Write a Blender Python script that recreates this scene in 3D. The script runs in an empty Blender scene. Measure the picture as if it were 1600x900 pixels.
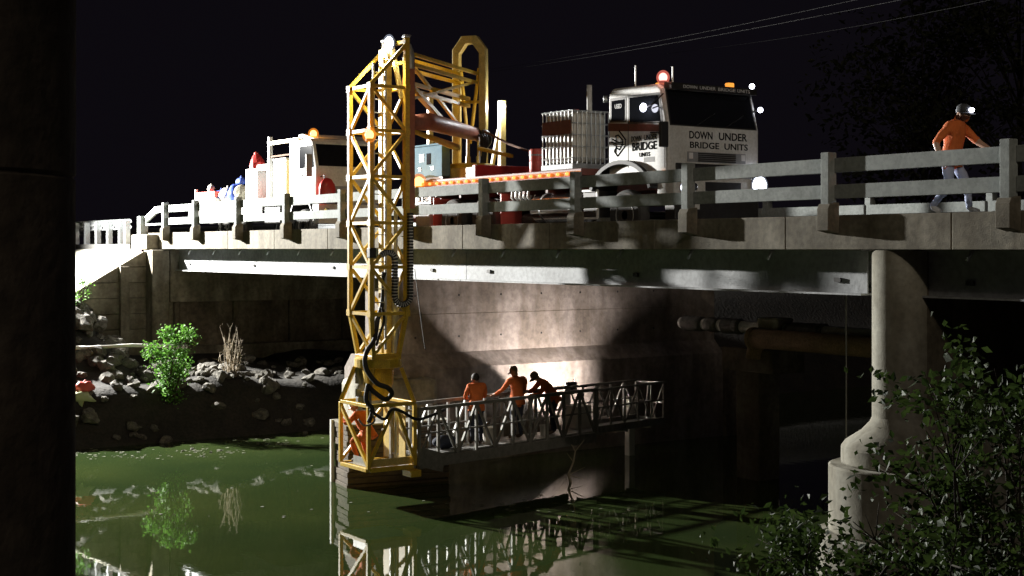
import bpy, bmesh, math, random
from mathutils import Vector, Matrix, Euler, noise
random.seed(7)
SC = bpy.context.scene
COL = SC.collection
R = math.radians
# ------------------------------------------------------------------ camera
EYE = 5.65
CAM = Vector((0.0, -16.7, EYE))
TH = R(34.1)
FWD = Vector((-math.cos(TH), math.sin(TH), 0))
RGT = Vector((math.sin(TH), math.cos(TH), 0))
FPX = 2200.0
cd = bpy.data.cameras.new('camera'); cam = bpy.data.objects.new('camera', cd); COL.objects.link(cam)
cam.location = CAM
cam.rotation_euler = FWD.to_track_quat('-Z', 'Y').to_euler()
cd.sensor_width = 36.0; cd.lens = FPX / 1600 * 36.0
cd.shift_y = -62 / 1600.0
cd.clip_start = 0.1; cd.clip_end = 3000
SC.camera = cam
# ------------------------------------------------------------------ night sky, moonless ambient
W = bpy.data.worlds.new('World'); SC.world = W; W.use_nodes = True
bg = W.node_tree.nodes['Background']
bg.inputs['Color'].default_value = (0.0036, 0.0029, 0.0045, 1)
bg.inputs['Strength'].default_value = 1.0
# ------------------------------------------------------------------ large lamps (both stand outside the frame, on real masts built below)
FLOOD_POS = Vector((-52.0, -7.5, 10.6)); FLOOD_W = 105000
STREET_POS = Vector((8.0, -9.0, 15.6)); STREET_W = 3600
def lamp(name, kind, pos, watts, color, radius=0.1, target=None, cone=None, blend=0.3, parent=None):
    l = bpy.data.lights.new(name, kind); l.energy = watts; l.color = color
    l.shadow_soft_size = radius
    o = bpy.data.objects.new(name, l); COL.objects.link(o); o.location = pos
    if kind == 'SPOT':
        l.spot_size = R(cone); l.spot_blend = blend
    if target is not None:
        o.rotation_euler = (Vector(target) - Vector(pos)).to_track_quat('-Z', 'Y').to_euler()
    return o
lamp('floodlight_lamp', 'SPOT', FLOOD_POS, FLOOD_W, (1.0, 0.985, 0.93), 0.22, (-30, 0, 4.0), 150, 0.5)
lamp('street_lamp_light', 'SPOT', STREET_POS, STREET_W, (1.0, 0.86, 0.66), 0.2, (-21.0, 3.0, 8.4), 29, 1.0)
fill_sun = lamp('fill_sun', 'SUN', (30, -30, 40), 0.17, (1.0, 0.86, 0.70), 0.1, Vector((30, -30, 40)) - Vector((0.7, -0.5, 0.61)))  # weak fill sun added to lift the dark sides, no moon in the sky
fill_sun.data.angle = R(11)
SC.view_settings.view_transform = 'Standard'; SC.view_settings.look = 'None'
SC.view_settings.gamma = 1.0; SC.view_settings.exposure = 0.0
SC.view_settings.use_curve_mapping = False
try:
    SC.cycles.use_denoising = True
    SC.cycles.denoiser = 'OPENIMAGEDENOISE'
    SC.cycles.max_bounces = 6; SC.cycles.diffuse_bounces = 3; SC.cycles.glossy_bounces = 3
    SC.cycles.transparent_max_bounces = 8
    SC.cycles.sample_clamp_indirect = 3.0
    SC.cycles.caustics_reflective = False; SC.cycles.caustics_refractive = False
except Exception: pass

# ------------------------------------------------------------------ picture -> place helpers
def ray(px, py): return RGT * ((px - 800) / FPX) + FWD + Vector((0, 0, (388 - py) / FPX))
def atY(px, py, y): d = ray(px, py); return CAM + d * ((y - CAM.y) / d.y)
def atX(px, py, x): d = ray(px, py); return CAM + d * ((x - CAM.x) / d.x)
def atZ(px, py, z): d = ray(px, py); return CAM + d * ((z - CAM.z) / d.z)
def atD(px, py, dep): return CAM + ray(px, py) * dep

# ------------------------------------------------------------------ materials
MATS = {}
def mat(name, col, rough=0.6, metal=0.0, var=0.0, scale=4.0, bump=0.0, bscale=30.0, col2=None, streak=False, emit=0.0, ecol=None, spec=0.5, coat=0.0, fine=0.0):
    if name in MATS: return MATS[name]
    m = bpy.data.materials.new(name); m.use_nodes = True
    nt = m.node_tree; N = nt.nodes; L = nt.links
    b = N['Principled BSDF']
    b.inputs['Base Color'].default_value = (*col, 1); b.inputs['Roughness'].default_value = rough
    b.inputs['Metallic'].default_value = metal
    b.inputs['Specular IOR Level'].default_value = spec
    if coat: b.inputs['Coat Weight'].default_value = coat
    if emit:
        b.inputs['Emission Color'].default_value = (*(ecol or col), 1); b.inputs['Emission Strength'].default_value = emit
    if var or bump or streak:
        tc = N.new('ShaderNodeTexCoord')
        src = tc.outputs['Object']
    if var:
        n1 = N.new('ShaderNodeTexNoise'); n1.inputs['Scale'].default_value = scale; n1.inputs['Detail'].default_value = 8; n1.inputs['Roughness'].default_value = 0.65
        L.new(src, n1.inputs['Vector'])
        rp = N.new('ShaderNodeValToRGB'); rp.color_ramp.elements[0].position = 0.33; rp.color_ramp.elements[1].position = 0.68
        L.new(n1.outputs['Fac'], rp.inputs['Fac'])
        mx = N.new('ShaderNodeMix'); mx.data_type = 'RGBA'
        c2 = col2 or tuple(c * (1 - var) for c in col)
        mx.inputs[6].default_value = (*c2, 1); mx.inputs[7].default_value = (*col, 1)
        L.new(rp.outputs['Color'], mx.inputs[0])
        out = mx.outputs[2]
        if fine:
            n3 = N.new('ShaderNodeTexNoise'); n3.inputs['Scale'].default_value = scale * 9; n3.inputs['Detail'].default_value = 5
            L.new(src, n3.inputs['Vector'])
            r3 = N.new('ShaderNodeValToRGB'); r3.color_ramp.elements[0].position = 0.36; r3.color_ramp.elements[1].position = 0.6
            r3.color_ramp.elements[0].color = (1 - fine,) * 3 + (1,); r3.color_ramp.elements[1].color = (1, 1, 1, 1)
            L.new(n3.outputs['Fac'], r3.inputs['Fac'])
            m3 = N.new('ShaderNodeMix'); m3.data_type = 'RGBA'; m3.blend_type = 'MULTIPLY'; m3.inputs[0].default_value = 1
            L.new(out, m3.inputs[6]); L.new(r3.outputs['Color'], m3.inputs[7]); out = m3.outputs[2]
        if streak:
            mp = N.new('ShaderNodeMapping'); mp.inputs['Scale'].default_value = (2.2, 2.2, 0.5)
            L.new(src, mp.inputs['Vector'])
            n2 = N.new('ShaderNodeTexNoise'); n2.inputs['Scale'].default_value = 1.0; n2.inputs['Detail'].default_value = 6
            L.new(mp.outputs['Vector'], n2.inputs['Vector'])
            r2 = N.new('ShaderNodeValToRGB'); r2.color_ramp.elements[0].position = 0.40; r2.color_ramp.elements[1].position = 0.62
            r2.color_ramp.elements[0].color = (0.55, 0.52, 0.47, 1); r2.color_ramp.elements[1].color = (1, 1, 1, 1)
            L.new(n2.outputs['Fac'], r2.inputs['Fac'])
            m2 = N.new('ShaderNodeMix'); m2.data_type = 'RGBA'; m2.blend_type = 'MULTIPLY'; m2.inputs[0].default_value = 0.85
            L.new(out, m2.inputs[6]); L.new(r2.outputs['Color'], m2.inputs[7]); out = m2.outputs[2]
        L.new(out, b.inputs['Base Color'])
    if bump:
        nb = N.new('ShaderNodeTexNoise'); nb.inputs['Scale'].default_value = bscale; nb.inputs['Detail'].default_value = 6
        L.new(src, nb.inputs['Vector'])
        bp = N.new('ShaderNodeBump'); bp.inputs['Strength'].default_value = bump; bp.inputs['Distance'].default_value = 0.03
        L.new(nb.outputs['Fac'], bp.inputs['Height']); L.new(bp.outputs['Normal'], b.inputs['Normal'])
    MATS[name] = m
    return m
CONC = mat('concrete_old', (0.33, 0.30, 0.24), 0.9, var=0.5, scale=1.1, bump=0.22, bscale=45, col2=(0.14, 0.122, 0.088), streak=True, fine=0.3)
CONC_RAIL = mat('concrete_rail', (0.34, 0.365, 0.355), 0.85, var=0.3, scale=2, bump=0.15, bscale=60, col2=(0.22, 0.24, 0.23), fine=0.2)
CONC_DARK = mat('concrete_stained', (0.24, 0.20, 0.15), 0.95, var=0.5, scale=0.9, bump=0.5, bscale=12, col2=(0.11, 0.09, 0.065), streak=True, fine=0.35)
CONC_WALL = mat('concrete_pink_grey', (0.40, 0.35, 0.315), 0.9, var=0.3, scale=0.8, bump=0.3, bscale=14, col2=(0.23, 0.195, 0.17), streak=True, fine=0.25)
CONC_PIER = mat('concrete_pier', (0.50, 0.49, 0.42), 0.9, var=0.35, scale=1.1, bump=0.15, bscale=40, col2=(0.30, 0.28, 0.22), streak=True, fine=0.2)
STEEL_GREY = mat('steel_grey_paint', (0.46, 0.48, 0.50), 0.55, var=0.3, scale=1.2, bump=0.1, bscale=20, col2=(0.30, 0.31, 0.32), fine=0.25)
ASPH = mat('asphalt', (0.06, 0.058, 0.055), 0.9, var=0.35, scale=6, bump=0.5, bscale=120)
PAINTW = mat('line_paint', (0.75, 0.75, 0.72), 0.7, var=0.2, scale=8)
YEL = mat('yellow_paint', (0.82, 0.55, 0.045), 0.45, var=0.35, scale=6, col2=(0.58, 0.36, 0.035), bump=0.08, bscale=40, fine=0.3)
YELP = mat('pale_yellow_paint', (0.80, 0.62, 0.22), 0.45, var=0.3, scale=5, col2=(0.55, 0.40, 0.12), fine=0.3)
GALV = mat('galvanised_steel', (0.52, 0.54, 0.55), 0.42, metal=0.75, var=0.3, scale=10)
ALU = mat('aluminium', (0.62, 0.62, 0.60), 0.4, metal=0.6, var=0.3, scale=8)
ALU_D = mat('weathered_shaded_aluminium', (0.30, 0.29, 0.26), 0.55, metal=0.3, var=0.4, scale=8)
BLACK = mat('black_rubber', (0.018, 0.018, 0.018), 0.6, var=0.3, scale=20)
TYRE = mat('tyre_rubber', (0.055, 0.052, 0.048), 0.85, var=0.4, scale=14, bump=0.3, bscale=60)
WHITE = mat('white_truck_paint', (0.78, 0.79, 0.78), 0.45, var=0.15, scale=2.2, fine=0.14, col2=(0.60, 0.59, 0.55))
CREAM = mat('cream_front_paint', (0.66, 0.58, 0.46), 0.4, var=0.18, scale=3, fine=0.12)
GREYP = mat('grey_paint', (0.30, 0.31, 0.32), 0.5, var=0.25, scale=5)
DARKM = mat('dark_metal', (0.045, 0.042, 0.04), 0.5, metal=0.4, var=0.4, scale=7)
CHASS = mat('chassis_red_oxide', (0.17, 0.045, 0.03), 0.6, var=0.4, scale=6)
REDP = mat('red_paint', (0.55, 0.035, 0.03), 0.45, var=0.25, scale=6)
REDPL = mat('red_plastic', (0.62, 0.09, 0.07), 0.45, var=0.2, scale=7)
RUST = mat('rusty_steel', (0.20, 0.09, 0.05), 0.85, var=0.5, scale=5, bump=0.4, bscale=40, col2=(0.10, 0.045, 0.025))
BROWNCYL = mat('oxide_and_shade_brown', (0.36, 0.13, 0.08), 0.5, var=0.35, scale=6)
CHROME = mat('chrome', (0.75, 0.75, 0.76), 0.16, metal=1.0)
GLASS = mat('dark_glass', (0.010, 0.011, 0.014), 0.06, spec=0.6)
BLUEG = mat('pale_blue_paint', (0.13, 0.24, 0.32), 0.8, var=0.2, scale=5, fine=0.15, spec=0.12)
GREEND = mat('dark_green_paint', (0.10, 0.14, 0.10), 0.5, var=0.3, scale=5)
IBCP = mat('milky_plastic', (0.66, 0.62, 0.55), 0.45, var=0.15, scale=3)
BLUEC = mat('blue_tarp', (0.05, 0.10, 0.45), 0.6, var=0.3, scale=8)
BLACKT = mat('black_lettering', (0.012, 0.012, 0.013), 0.95, spec=0.03)
WHITET = mat('white_lettering', (0.75, 0.75, 0.75), 0.5)
PVC = mat('white_pvc', (0.74, 0.72, 0.66), 0.45, var=0.2, scale=4)
PIPEW = mat('pale_pipe', (0.78, 0.78, 0.74), 0.5, var=0.4, scale=2.5, fine=0.3)
WRAP = mat('bitumen_wrap', (0.16, 0.15, 0.14), 0.45, var=0.5, scale=6, bump=0.6, bscale=14, col2=(0.05, 0.047, 0.042))
PIPEB = mat('brown_pipe', (0.40, 0.26, 0.14), 0.8, var=0.4, scale=2.5, bump=0.3, bscale=16, fine=0.3)
ROCK = mat('rock', (0.22, 0.205, 0.175), 0.95, var=0.6, scale=1.8, bump=0.9, bscale=11, col2=(0.05, 0.044, 0.036), fine=0.45)
SOIL = mat('bank_soil', (0.034, 0.028, 0.021), 0.9, var=0.5, scale=1.5, bump=1.0, bscale=9, col2=(0.012, 0.010, 0.008), fine=0.5)
GRAVEL = mat('pale_fill', (0.42, 0.40, 0.35), 1.0, var=0.45, scale=1.4, bump=0.9, bscale=9, col2=(0.22, 0.21, 0.15), fine=0.4)
FOAM = mat('foam_flecks', (0.16, 0.16, 0.11), 0.9, var=0.6, scale=3, col2=(0.06, 0.06, 0.04))
TIMBER = mat('weathered_timber', (0.15, 0.12, 0.085), 0.95, var=0.5, scale=3, bump=0.6, bscale=16)
ORANGE = mat('orange_work_shirt', (0.74, 0.17, 0.035), 0.85, var=0.22, scale=9, bump=0.4, bscale=26)
JEANS = mat('pale_blue_trousers', (0.40, 0.45, 0.62), 0.9, var=0.2, scale=10, bump=0.4, bscale=26)
NAVY = mat('navy_trousers', (0.025, 0.03, 0.05), 0.9, var=0.3, scale=10, bump=0.4, bscale=26)
SKIN = mat('skin', (0.48, 0.29, 0.20), 0.55)
BOOT = mat('work_boot', (0.09, 0.06, 0.04), 0.8)
BOOTL = mat('pale_shoe', (0.50, 0.48, 0.46), 0.8)
HAIR = mat('dark_hair', (0.02, 0.015, 0.012), 0.7)
CAPM = mat('dark_cap', (0.05, 0.055, 0.06), 0.8)
CAPB = mat('brown_cap', (0.15, 0.11, 0.08), 0.8)
HELM = mat('white_helmet', (0.80, 0.82, 0.82), 0.3)
E_WHITE = mat('lamp_white', (1, 1, 1), 0.4, emit=60, ecol=(0.93, 0.96, 1.0))
E_HEAD = mat('headlamp_glow', (1, 1, 1), 0.4, emit=45, ecol=(0.82, 0.86, 1.0))
E_SMALL = mat('small_lamp_glow', (1, 1, 1), 0.4, emit=14, ecol=(0.85, 0.86, 1.0))
E_AMBER = mat('amber_glow', (1, 0.4, 0.05), 0.4, emit=9, ecol=(1.0, 0.50, 0.13))
E_STRIP = mat('amber_strip_glow', (1, 0.4, 0.05), 0.4, emit=5.0, ecol=(1.0, 0.27, 0.07))
E_RED = mat('red_glow', (1, 0.2, 0.1), 0.4, emit=6, ecol=(1.0, 0.36, 0.30))
def halo_mat(name, col, e, clear):  # see-through emission: a lamp's halo put into a glowing shell
    m = bpy.data.materials.new(name); m.use_nodes = True; nt = m.node_tree; nt.nodes.remove(nt.nodes['Principled BSDF'])
    t = nt.nodes.new('ShaderNodeBsdfTransparent'); em = nt.nodes.new('ShaderNodeEmission'); em.inputs['Color'].default_value = (*col, 1); em.inputs['Strength'].default_value = e
    ms = nt.nodes.new('ShaderNodeMixShader'); ms.inputs[0].default_value = 1 - clear
    lw = nt.nodes.new('ShaderNodeLayerWeight'); lw.inputs['Blend'].default_value = 0.5
    nt.links.new(t.outputs[0], ms.inputs[1]); nt.links.new(em.outputs[0], ms.inputs[2]); nt.links.new(ms.outputs[0], nt.nodes['Material Output'].inputs['Surface'])
    nt.nodes.remove(lw); MATS[name] = m; return m
D_AMBER = halo_mat('amber_halo_dome', (1.0, 0.30, 0.03), 0.9, 0.45)
D_RED = halo_mat('red_halo_dome', (1.0, 0.22, 0.16), 0.7, 0.5)
D_WHITE = halo_mat('white_halo_dome', (0.75, 0.82, 1.0), 0.45, 0.6)
AMBERL = mat('amber_lens', (0.75, 0.25, 0.03), 0.2, emit=1.2, ecol=(1, 0.35, 0.05))

def leaf_mat(name, col, col2):
    m = bpy.data.materials.new(name); m.use_nodes = True
    nt = m.node_tree; b = nt.nodes['Principled BSDF']
    b.inputs['Roughness'].default_value = 0.6; b.inputs['Specular IOR Level'].default_value = 0.25
    tc = nt.nodes.new('ShaderNodeTexCoord'); n = nt.nodes.new('ShaderNodeTexNoise'); n.inputs['Scale'].default_value = 5.0; n.inputs['Detail'].default_value = 4
    nt.links.new(tc.outputs['Object'], n.inputs['Vector'])
    rp = nt.nodes.new('ShaderNodeValToRGB'); rp.color_ramp.elements[0].position = 0.35; rp.color_ramp.elements[1].position = 0.65
    rp.color_ramp.elements[0].color = (*col2, 1); rp.color_ramp.elements[1].color = (*col, 1)
    nt.links.new(n.outputs['Fac'], rp.inputs['Fac']); nt.links.new(rp.outputs['Color'], b.inputs['Base Color'])
    tr = nt.nodes.new('ShaderNodeBsdfTranslucent'); nt.links.new(rp.outputs['Color'], tr.inputs['Color'])
    ms = nt.nodes.new('ShaderNodeMixShader'); ms.inputs[0].default_value = 0.3
    nt.links.new(b.outputs[0], ms.inputs[1]); nt.links.new(tr.outputs[0], ms.inputs[2])
    nt.links.new(ms.outputs[0], nt.nodes['Material Output'].inputs['Surface'])
    MATS[name] = m
    return m
LEAF_L = leaf_mat('bright_leaf', (0.15, 0.33, 0.05), (0.06, 0.16, 0.025))
LEAF_R = leaf_mat('mangrove_leaf', (0.060, 0.095, 0.022), (0.026, 0.048, 0.012))
LEAF_T = leaf_mat('night_tree_leaf', (0.06, 0.065, 0.03), (0.03, 0.035, 0.018))
BARK = mat('bark', (0.05, 0.038, 0.025), 0.95, var=0.4, scale=6, bump=0.6, bscale=20)
DRY = mat('dry_stalk', (0.36, 0.30, 0.22), 0.9, var=0.3, scale=8)

def water_mat():
    m = bpy.data.materials.new('river_water'); m.use_nodes = True
    nt = m.node_tree; N = nt.nodes; L = nt.links; b = N['Principled BSDF']
    tc = N.new('ShaderNodeTexCoord')
    n0 = N.new('ShaderNodeTexNoise'); n0.inputs['Scale'].default_value = 0.16; n0.inputs['Detail'].default_value = 5
    L.new(tc.outputs['Object'], n0.inputs['Vector'])
    rp = N.new('ShaderNodeValToRGB'); rp.color_ramp.elements[0].position = 0.35; rp.color_ramp.elements[1].position = 0.7
    rp.color_ramp.elements[0].color = (0.021, 0.036, 0.012, 1); rp.color_ramp.elements[1].color = (0.044, 0.060, 0.017, 1)
    L.new(n0.outputs['Fac'], rp.inputs['Fac']); L.new(rp.outputs['Color'], b.inputs['Base Color'])
    b.inputs['Roughness'].default_value = 0.022; b.inputs['IOR'].default_value = 1.33
    mp = N.new('ShaderNodeMapping'); mp.inputs['Scale'].default_value = (0.7, 1.4, 1)
    mp.inputs['Rotation'].default_value = (0, 0, R(30))
    L.new(tc.outputs['Object'], mp.inputs['Vector'])
    n1 = N.new('ShaderNodeTexNoise'); n1.inputs['Scale'].default_value = 2.2; n1.inputs['Detail'].default_value = 3
    L.new(mp.outputs['Vector'], n1.inputs['Vector'])
    bp = N.new('ShaderNodeBump'); bp.inputs['Strength'].default_value = 0.022; bp.inputs['Distance'].default_value = 0.05
    L.new(n1.outputs['Fac'], bp.inputs['Height']); L.new(bp.outputs['Normal'], b.inputs['Normal'])
    return m
WATER = water_mat()

# ------------------------------------------------------------------ mesh builder
class MB:
    def __init__(s): s.v = []; s.f = []; s.sm = False
    def add(s, vs, fs):
        o = len(s.v); s.v += [tuple(v) for v in vs]; s.f += [tuple(i + o for i in f) for f in fs]; return s
    def box(s, x0, x1, y0, y1, z0, z1):
        return s.add([(x0,y0,z0),(x1,y0,z0),(x1,y1,z0),(x0,y1,z0),(x0,y0,z1),(x1,y0,z1),(x1,y1,z1),(x0,y1,z1)],
                     [(0,3,2,1),(4,5,6,7),(0,1,5,4),(1,2,6,5),(2,3,7,6),(3,0,4,7)])
    def bar(s, p0, p1, w, h=None, up=None):
        p0 = Vector(p0); p1 = Vector(p1); h = h or w
        d = (p1 - p0).normalized(); up = Vector(up) if up else (Vector((0,0,1)) if abs(d.z) < 0.95 else Vector((0,1,0)))
        a = d.cross(up).normalized() * w / 2; b = a.cross(d).normalized() * h / 2
        vs = [p + q for p in (p0, p1) for q in (-a-b, a-b, a+b, -a+b)]
        return s.add(vs, [(3,2,1,0),(4,5,6,7),(0,1,5,4),(1,2,6,5),(2,3,7,6),(3,0,4,7)])
    def tube(s, pts, r, n=8, caps=True):
        pts = [Vector(p) for p in pts]; m = len(pts)
        rs = r if isinstance(r, (list, tuple)) else [r] * m
        vs = []; prev = None
        for i, p in enumerate(pts):
            d = (pts[min(i+1, m-1)] - pts[max(i-1, 0)]).normalized()
            if prev is None:
                a = d.cross(Vector((0,0,1)) if abs(d.z) < 0.9 else Vector((0,1,0))).normalized()
            else:
                a = (prev - d * prev.dot(d)).normalized()
            prev = a; b = d.cross(a)
            for k in range(n):
                t = 2 * math.pi * k / n; vs.append(p + (a * math.cos(t) + b * math.sin(t)) * rs[i])
        fs = [(i*n+k, i*n+(k+1) % n, (i+1)*n+(k+1) % n, (i+1)*n+k) for i in range(m-1) for k in range(n)]
        if caps: fs += [tuple(range(n))[::-1], tuple((m-1)*n+k for k in range(n))]
        return s.add(vs, fs)
    def lathe(s, prof, c, axis='Z', n=24):
        c = Vector(c); vs = []; m = len(prof)
        for r, h in prof:
            for k in range(n):
                t = 2*math.pi*k/n; u, w = r*math.cos(t), r*math.sin(t)
                vs.append(c + Vector({'Z': (u, w, h), 'Y': (u, h, w), 'X': (h, u, w)}[axis]))
        fs = [(i*n+k, i*n+(k+1) % n, (i+1)*n+(k+1) % n, (i+1)*n+k) for i in range(m-1) for k in range(n)]
        fs += [tuple(range(n))[::-1], tuple((m-1)*n+k for k in range(n))]
        return s.add(vs, fs)
    def prism(s, poly, axis, a0, a1):      # poly of 2-D points in the two remaining axes
        def P(u, w, a): return {'X': (a, u, w), 'Y': (u, a, w), 'Z': (u, w, a)}[axis]
        n = len(poly); vs = [P(u, w, a0) for u, w in poly] + [P(u, w, a1) for u, w in poly]
        fs = [tuple(range(n))[::-1], tuple(range(n, 2*n))] + [(i, (i+1) % n, n+(i+1) % n, n+i) for i in range(n)]
        return s.add(vs, fs)
    def ball(s, c, r, n=10, m=7, sc=(1,1,1)):
        c = Vector(c); prof = []
        vs = [c + Vector((0,0,-r*sc[2]))]
        for i in range(1, m):
            t = math.pi*i/m
            for k in range(n):
                u = 2*math.pi*k/n
                vs.append(c + Vector((r*sc[0]*math.sin(t)*math.cos(u), r*sc[1]*math.sin(t)*math.sin(u), -r*sc[2]*math.cos(t))))
        vs.append(c + Vector((0,0,r*sc[2])))
        fs = [(0, 1+(k+1) % n, 1+k) for k in range(n)]
        for i in range(m-2):
            fs += [(1+i*n+k, 1+i*n+(k+1) % n, 1+(i+1)*n+(k+1) % n, 1+(i+1)*n+k) for k in range(n)]
        last = len(vs)-1; o = 1+(m-2)*n
        fs += [(o+k, o+(k+1) % n, last) for k in range(n)]
        return s.add(vs, fs)
def mesh_of(mb, name, material, smooth=False):
    me = bpy.data.meshes.new(name); me.from_pydata(mb.v, [], mb.f)
    bm = bmesh.new(); bm.from_mesh(me); bmesh.ops.recalc_face_normals(bm, faces=bm.faces); bm.to_mesh(me); bm.free()
    if material: me.materials.append(material)
    if smooth:
        for p in me.polygons: p.use_smooth = True
    me.update(); return me
def tag(o, label=None, cat=None, group=None, kind=None):
    if label: o['label'] = label
    if cat: o['category'] = cat
    if group: o['group'] = group
    if kind: o['kind'] = kind
    return o
def put(name, me, parent=None, loc=None, bevel=0.0):
    o = bpy.data.objects.new(name, me); COL.objects.link(o)
    if parent is not None:
        o.parent = parent
        if '_w' in parent: o.matrix_parent_inverse = Matrix.Translation(-Vector(parent['_w']))
    if loc is not None: o.location = loc
    if bevel:
        b = o.modifiers.new('bevel', 'BEVEL'); b.width = bevel; b.segments = 2; b.limit_method = 'ANGLE'; b.angle_limit = R(40)
    return o
def mk(name, mb, material, parent=None, smooth=False, bevel=0.0):
    return put(name, mesh_of(mb, name, material, smooth), parent, None, bevel)
def thing(name, loc, label, cat, group=None):
    """Empty at a thing's base; parts are written in world coordinates."""
    o = bpy.data.objects.new(name, None); COL.objects.link(o); o.location = loc; o.empty_display_size = 0.2
    o['_w'] = tuple(loc)
    return tag(o, label, cat, group)
def structure(name, mb, material, smooth=False): return tag(mk(name, mb, material, None, smooth), kind='structure')
def autosmooth(o, ang=35):
    me = o.data
    for p in me.polygons: p.use_smooth = True
    try: me.set_sharp_from_angle(angle=R(ang))
    except Exception: pass
    return o
def text_obj(name, s, material, parent, pos, width, height, face, depth=0.004, fat=0.0, extra=None):
    cu = bpy.data.curves.new(name, 'FONT'); cu.body = s; cu.size = 1.0; cu.extrude = 0.02; cu.offset = fat
    cu.align_x = 'CENTER'; cu.align_y = 'CENTER'; cu.resolution_u = 3
    t = bpy.data.objects.new(name, cu); COL.objects.link(t)
    dg = bpy.context.evaluated_depsgraph_get()
    me = bpy.data.meshes.new_from_object(t.evaluated_get(dg)); me.name = name
    bpy.data.objects.remove(t); bpy.data.curves.remove(cu)
    xs = [v.co.x for v in me.vertices]; ys = [v.co.y for v in me.vertices]
    cx, cy = (min(xs)+max(xs))/2, (min(ys)+max(ys))/2; sx = width/(max(xs)-min(xs)); sy = height/(max(ys)-min(ys))
    rot = {'-Y': Euler((R(90), 0, 0)), '+X': Euler((R(90), 0, R(90)))}[face].to_matrix().to_4x4()
    M = Matrix.Translation(Vector(pos)) @ (extra or Matrix.Identity(4)) @ rot
    for v in me.vertices:
        v.co = M @ Vector(((v.co.x-cx)*sx, (v.co.y-cy)*sy, v.co.z * depth / 0.02))
    me.materials.clear(); me.materials.append(material)
    return put(name, me, parent)
# ================================================================== SETTING
def ss(a, b, x):
    t = max(0.0, min(1.0, (x - a) / (b - a))); return t * t * (3 - 2 * t)
def nz(x, y, s=1.0, k=0.0): return noise.noise(Vector((x * s + k, y * s - k, k)))
structure('river_bed', MB().box(-900, 900, -900, 900, -3.0, -2.0), SOIL)
wm = MB(); wm.add([(-41.5, -200, 0), (-12, -200, 0), (-12, 260, 0), (-41.5, 260, 0)], [(0, 1, 2, 3)])
structure('water', wm, WATER)
WING = -46.0
def left_z(x, y):
    u = -39.6 - x
    n = 0.25 * nz(x, y, 0.45) + 0.12 * nz(x, y, 1.3, 5)
    if x > WING - 0.2:
        z = 0.5 * u if u < 0 else 1.38 * ss(-0.15, 1.25, u) - 1.38 * ss(-0.15, 1.25, 0) + 0.12 * u
        out = ss(-1.0, -3.6, y) if y < 2 else ss(9.5, 12, y)
        z += out * ss(1.5, 6.2, u) * 2.0
        z += n * ss(-0.5, 1.5, u)
        return max(z, -1.5)
    if -0.4 < y < 8.6: return 5.62
    d = -0.4 - y if y < 4 else y - 8.6
    z = 5.56 - 0.58 * (d + 0.04) + 0.45 * n * ss(0, 1, d) * ss(-46.6, -48.5, x) + 0.16 * ss(-46.6, -49, x)
    return max(z, 0.9 + 0.02 * (-x))
def grid(xs, ys, fn):
    mb = MB(); vs = [(x, y, fn(x, y)) for x in xs for y in ys]; m = len(ys)
    return mb.add(vs, [(i*m+j, (i+1)*m+j, (i+1)*m+j+1, i*m+j+1) for i in range(len(xs)-1) for j in range(m-1)])
def frange(a, b, s):
    r = []; x = a
    while x < b - 1e-6: r.append(x); x += s
    return r + [b]
ys = frange(-60, -8, 2.0)[:-1] + frange(-8, 14, 0.4)[:-1] + frange(14, 200, 6)
structure('left_bank', grid(frange(-46.15, -37.5, 0.35), ys, left_z), SOIL, True)
structure('embankment', grid(frange(-160, -70, 6)[:-1] + frange(-70, -46.3, 0.6), ys, left_z), GRAVEL, True)
def right_z(x, y):
    return (x + 17.4) * 0.25 + 0.3 * nz(x, y, 0.4) + 0.12 * nz(x, y, 1.4, 3) if x < 1 else 4.5 + 0.02 * x
structure('right_bank', grid(frange(-19.5, 8, 0.5)[:-1] + frange(8, 120, 8), frange(-60, -20, 4)[:-1] + frange(-20, 12, 0.6)[:-1] + frange(12, 200, 6), right_z), SOIL, True)

# ------------------------------------------------------------------ bridge
KT = 6.17; SOF = 5.63; ROAD = 5.80; BW = 8.2
PX = [-12.25 - 3.33 * i for i in range(10)] + [-44.9, -47.1]      # railing posts
PXR = [-12.25 + 3.33, -12.25 + 6.66, -12.25 + 9.99, -12.25 + 13.32]
AB = -45.5                                                         # abutment face
br = thing('bridge', (-30, 4, 0), 'long concrete road bridge on grey steel girders crossing the green river', 'bridge')
mk('deck_slab', MB().box(-47.6, 12, 0.06, BW - 0.06, SOF + 0.005, ROAD - 0.02), CONC, br)
edges = sorted(PX + PXR + [12.0])
ed = sorted([-47.6] + [(-12.25 - 3.33 * (i + 0.32)) for i in range(-7, 11)] + [12.0])
for a, b in zip(ed[:-1], ed[1:]):
    mk('kerb_panel', MB().box(a + 0.008, b - 0.008, 0.0, 0.30, SOF, KT), CONC, br, bevel=0.012)
    mk('footway_slab', MB().box(a + 0.006, b - 0.006, 0.304, 1.0, SOF + 0.2, KT - 0.02), CONC, br, bevel=0.01)
    mk('far_kerb_panel', MB().box(a + 0.008, b - 0.008, BW - 0.35, BW, SOF, KT), CONC, br, bevel=0.012)
def girder(y, x0, x1):
    mb = MB(); z0, z1 = 4.90, SOF + 0.001
    poly = [(y-0.17, z0), (y+0.17, z0), (y+0.17, z0+0.03), (y+0.012, z0+0.03), (y+0.012, z1-0.03), (y+0.15, z1-0.03), (y+0.15, z1-0.002), (y-0.15, z1-0.002), (y-0.15, z1-0.03), (y-0.012, z1-0.03), (y-0.012, z0+0.03), (y-0.17, z0+0.03)]
    return mb.prism(poly, 'X', x0, x1)
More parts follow.
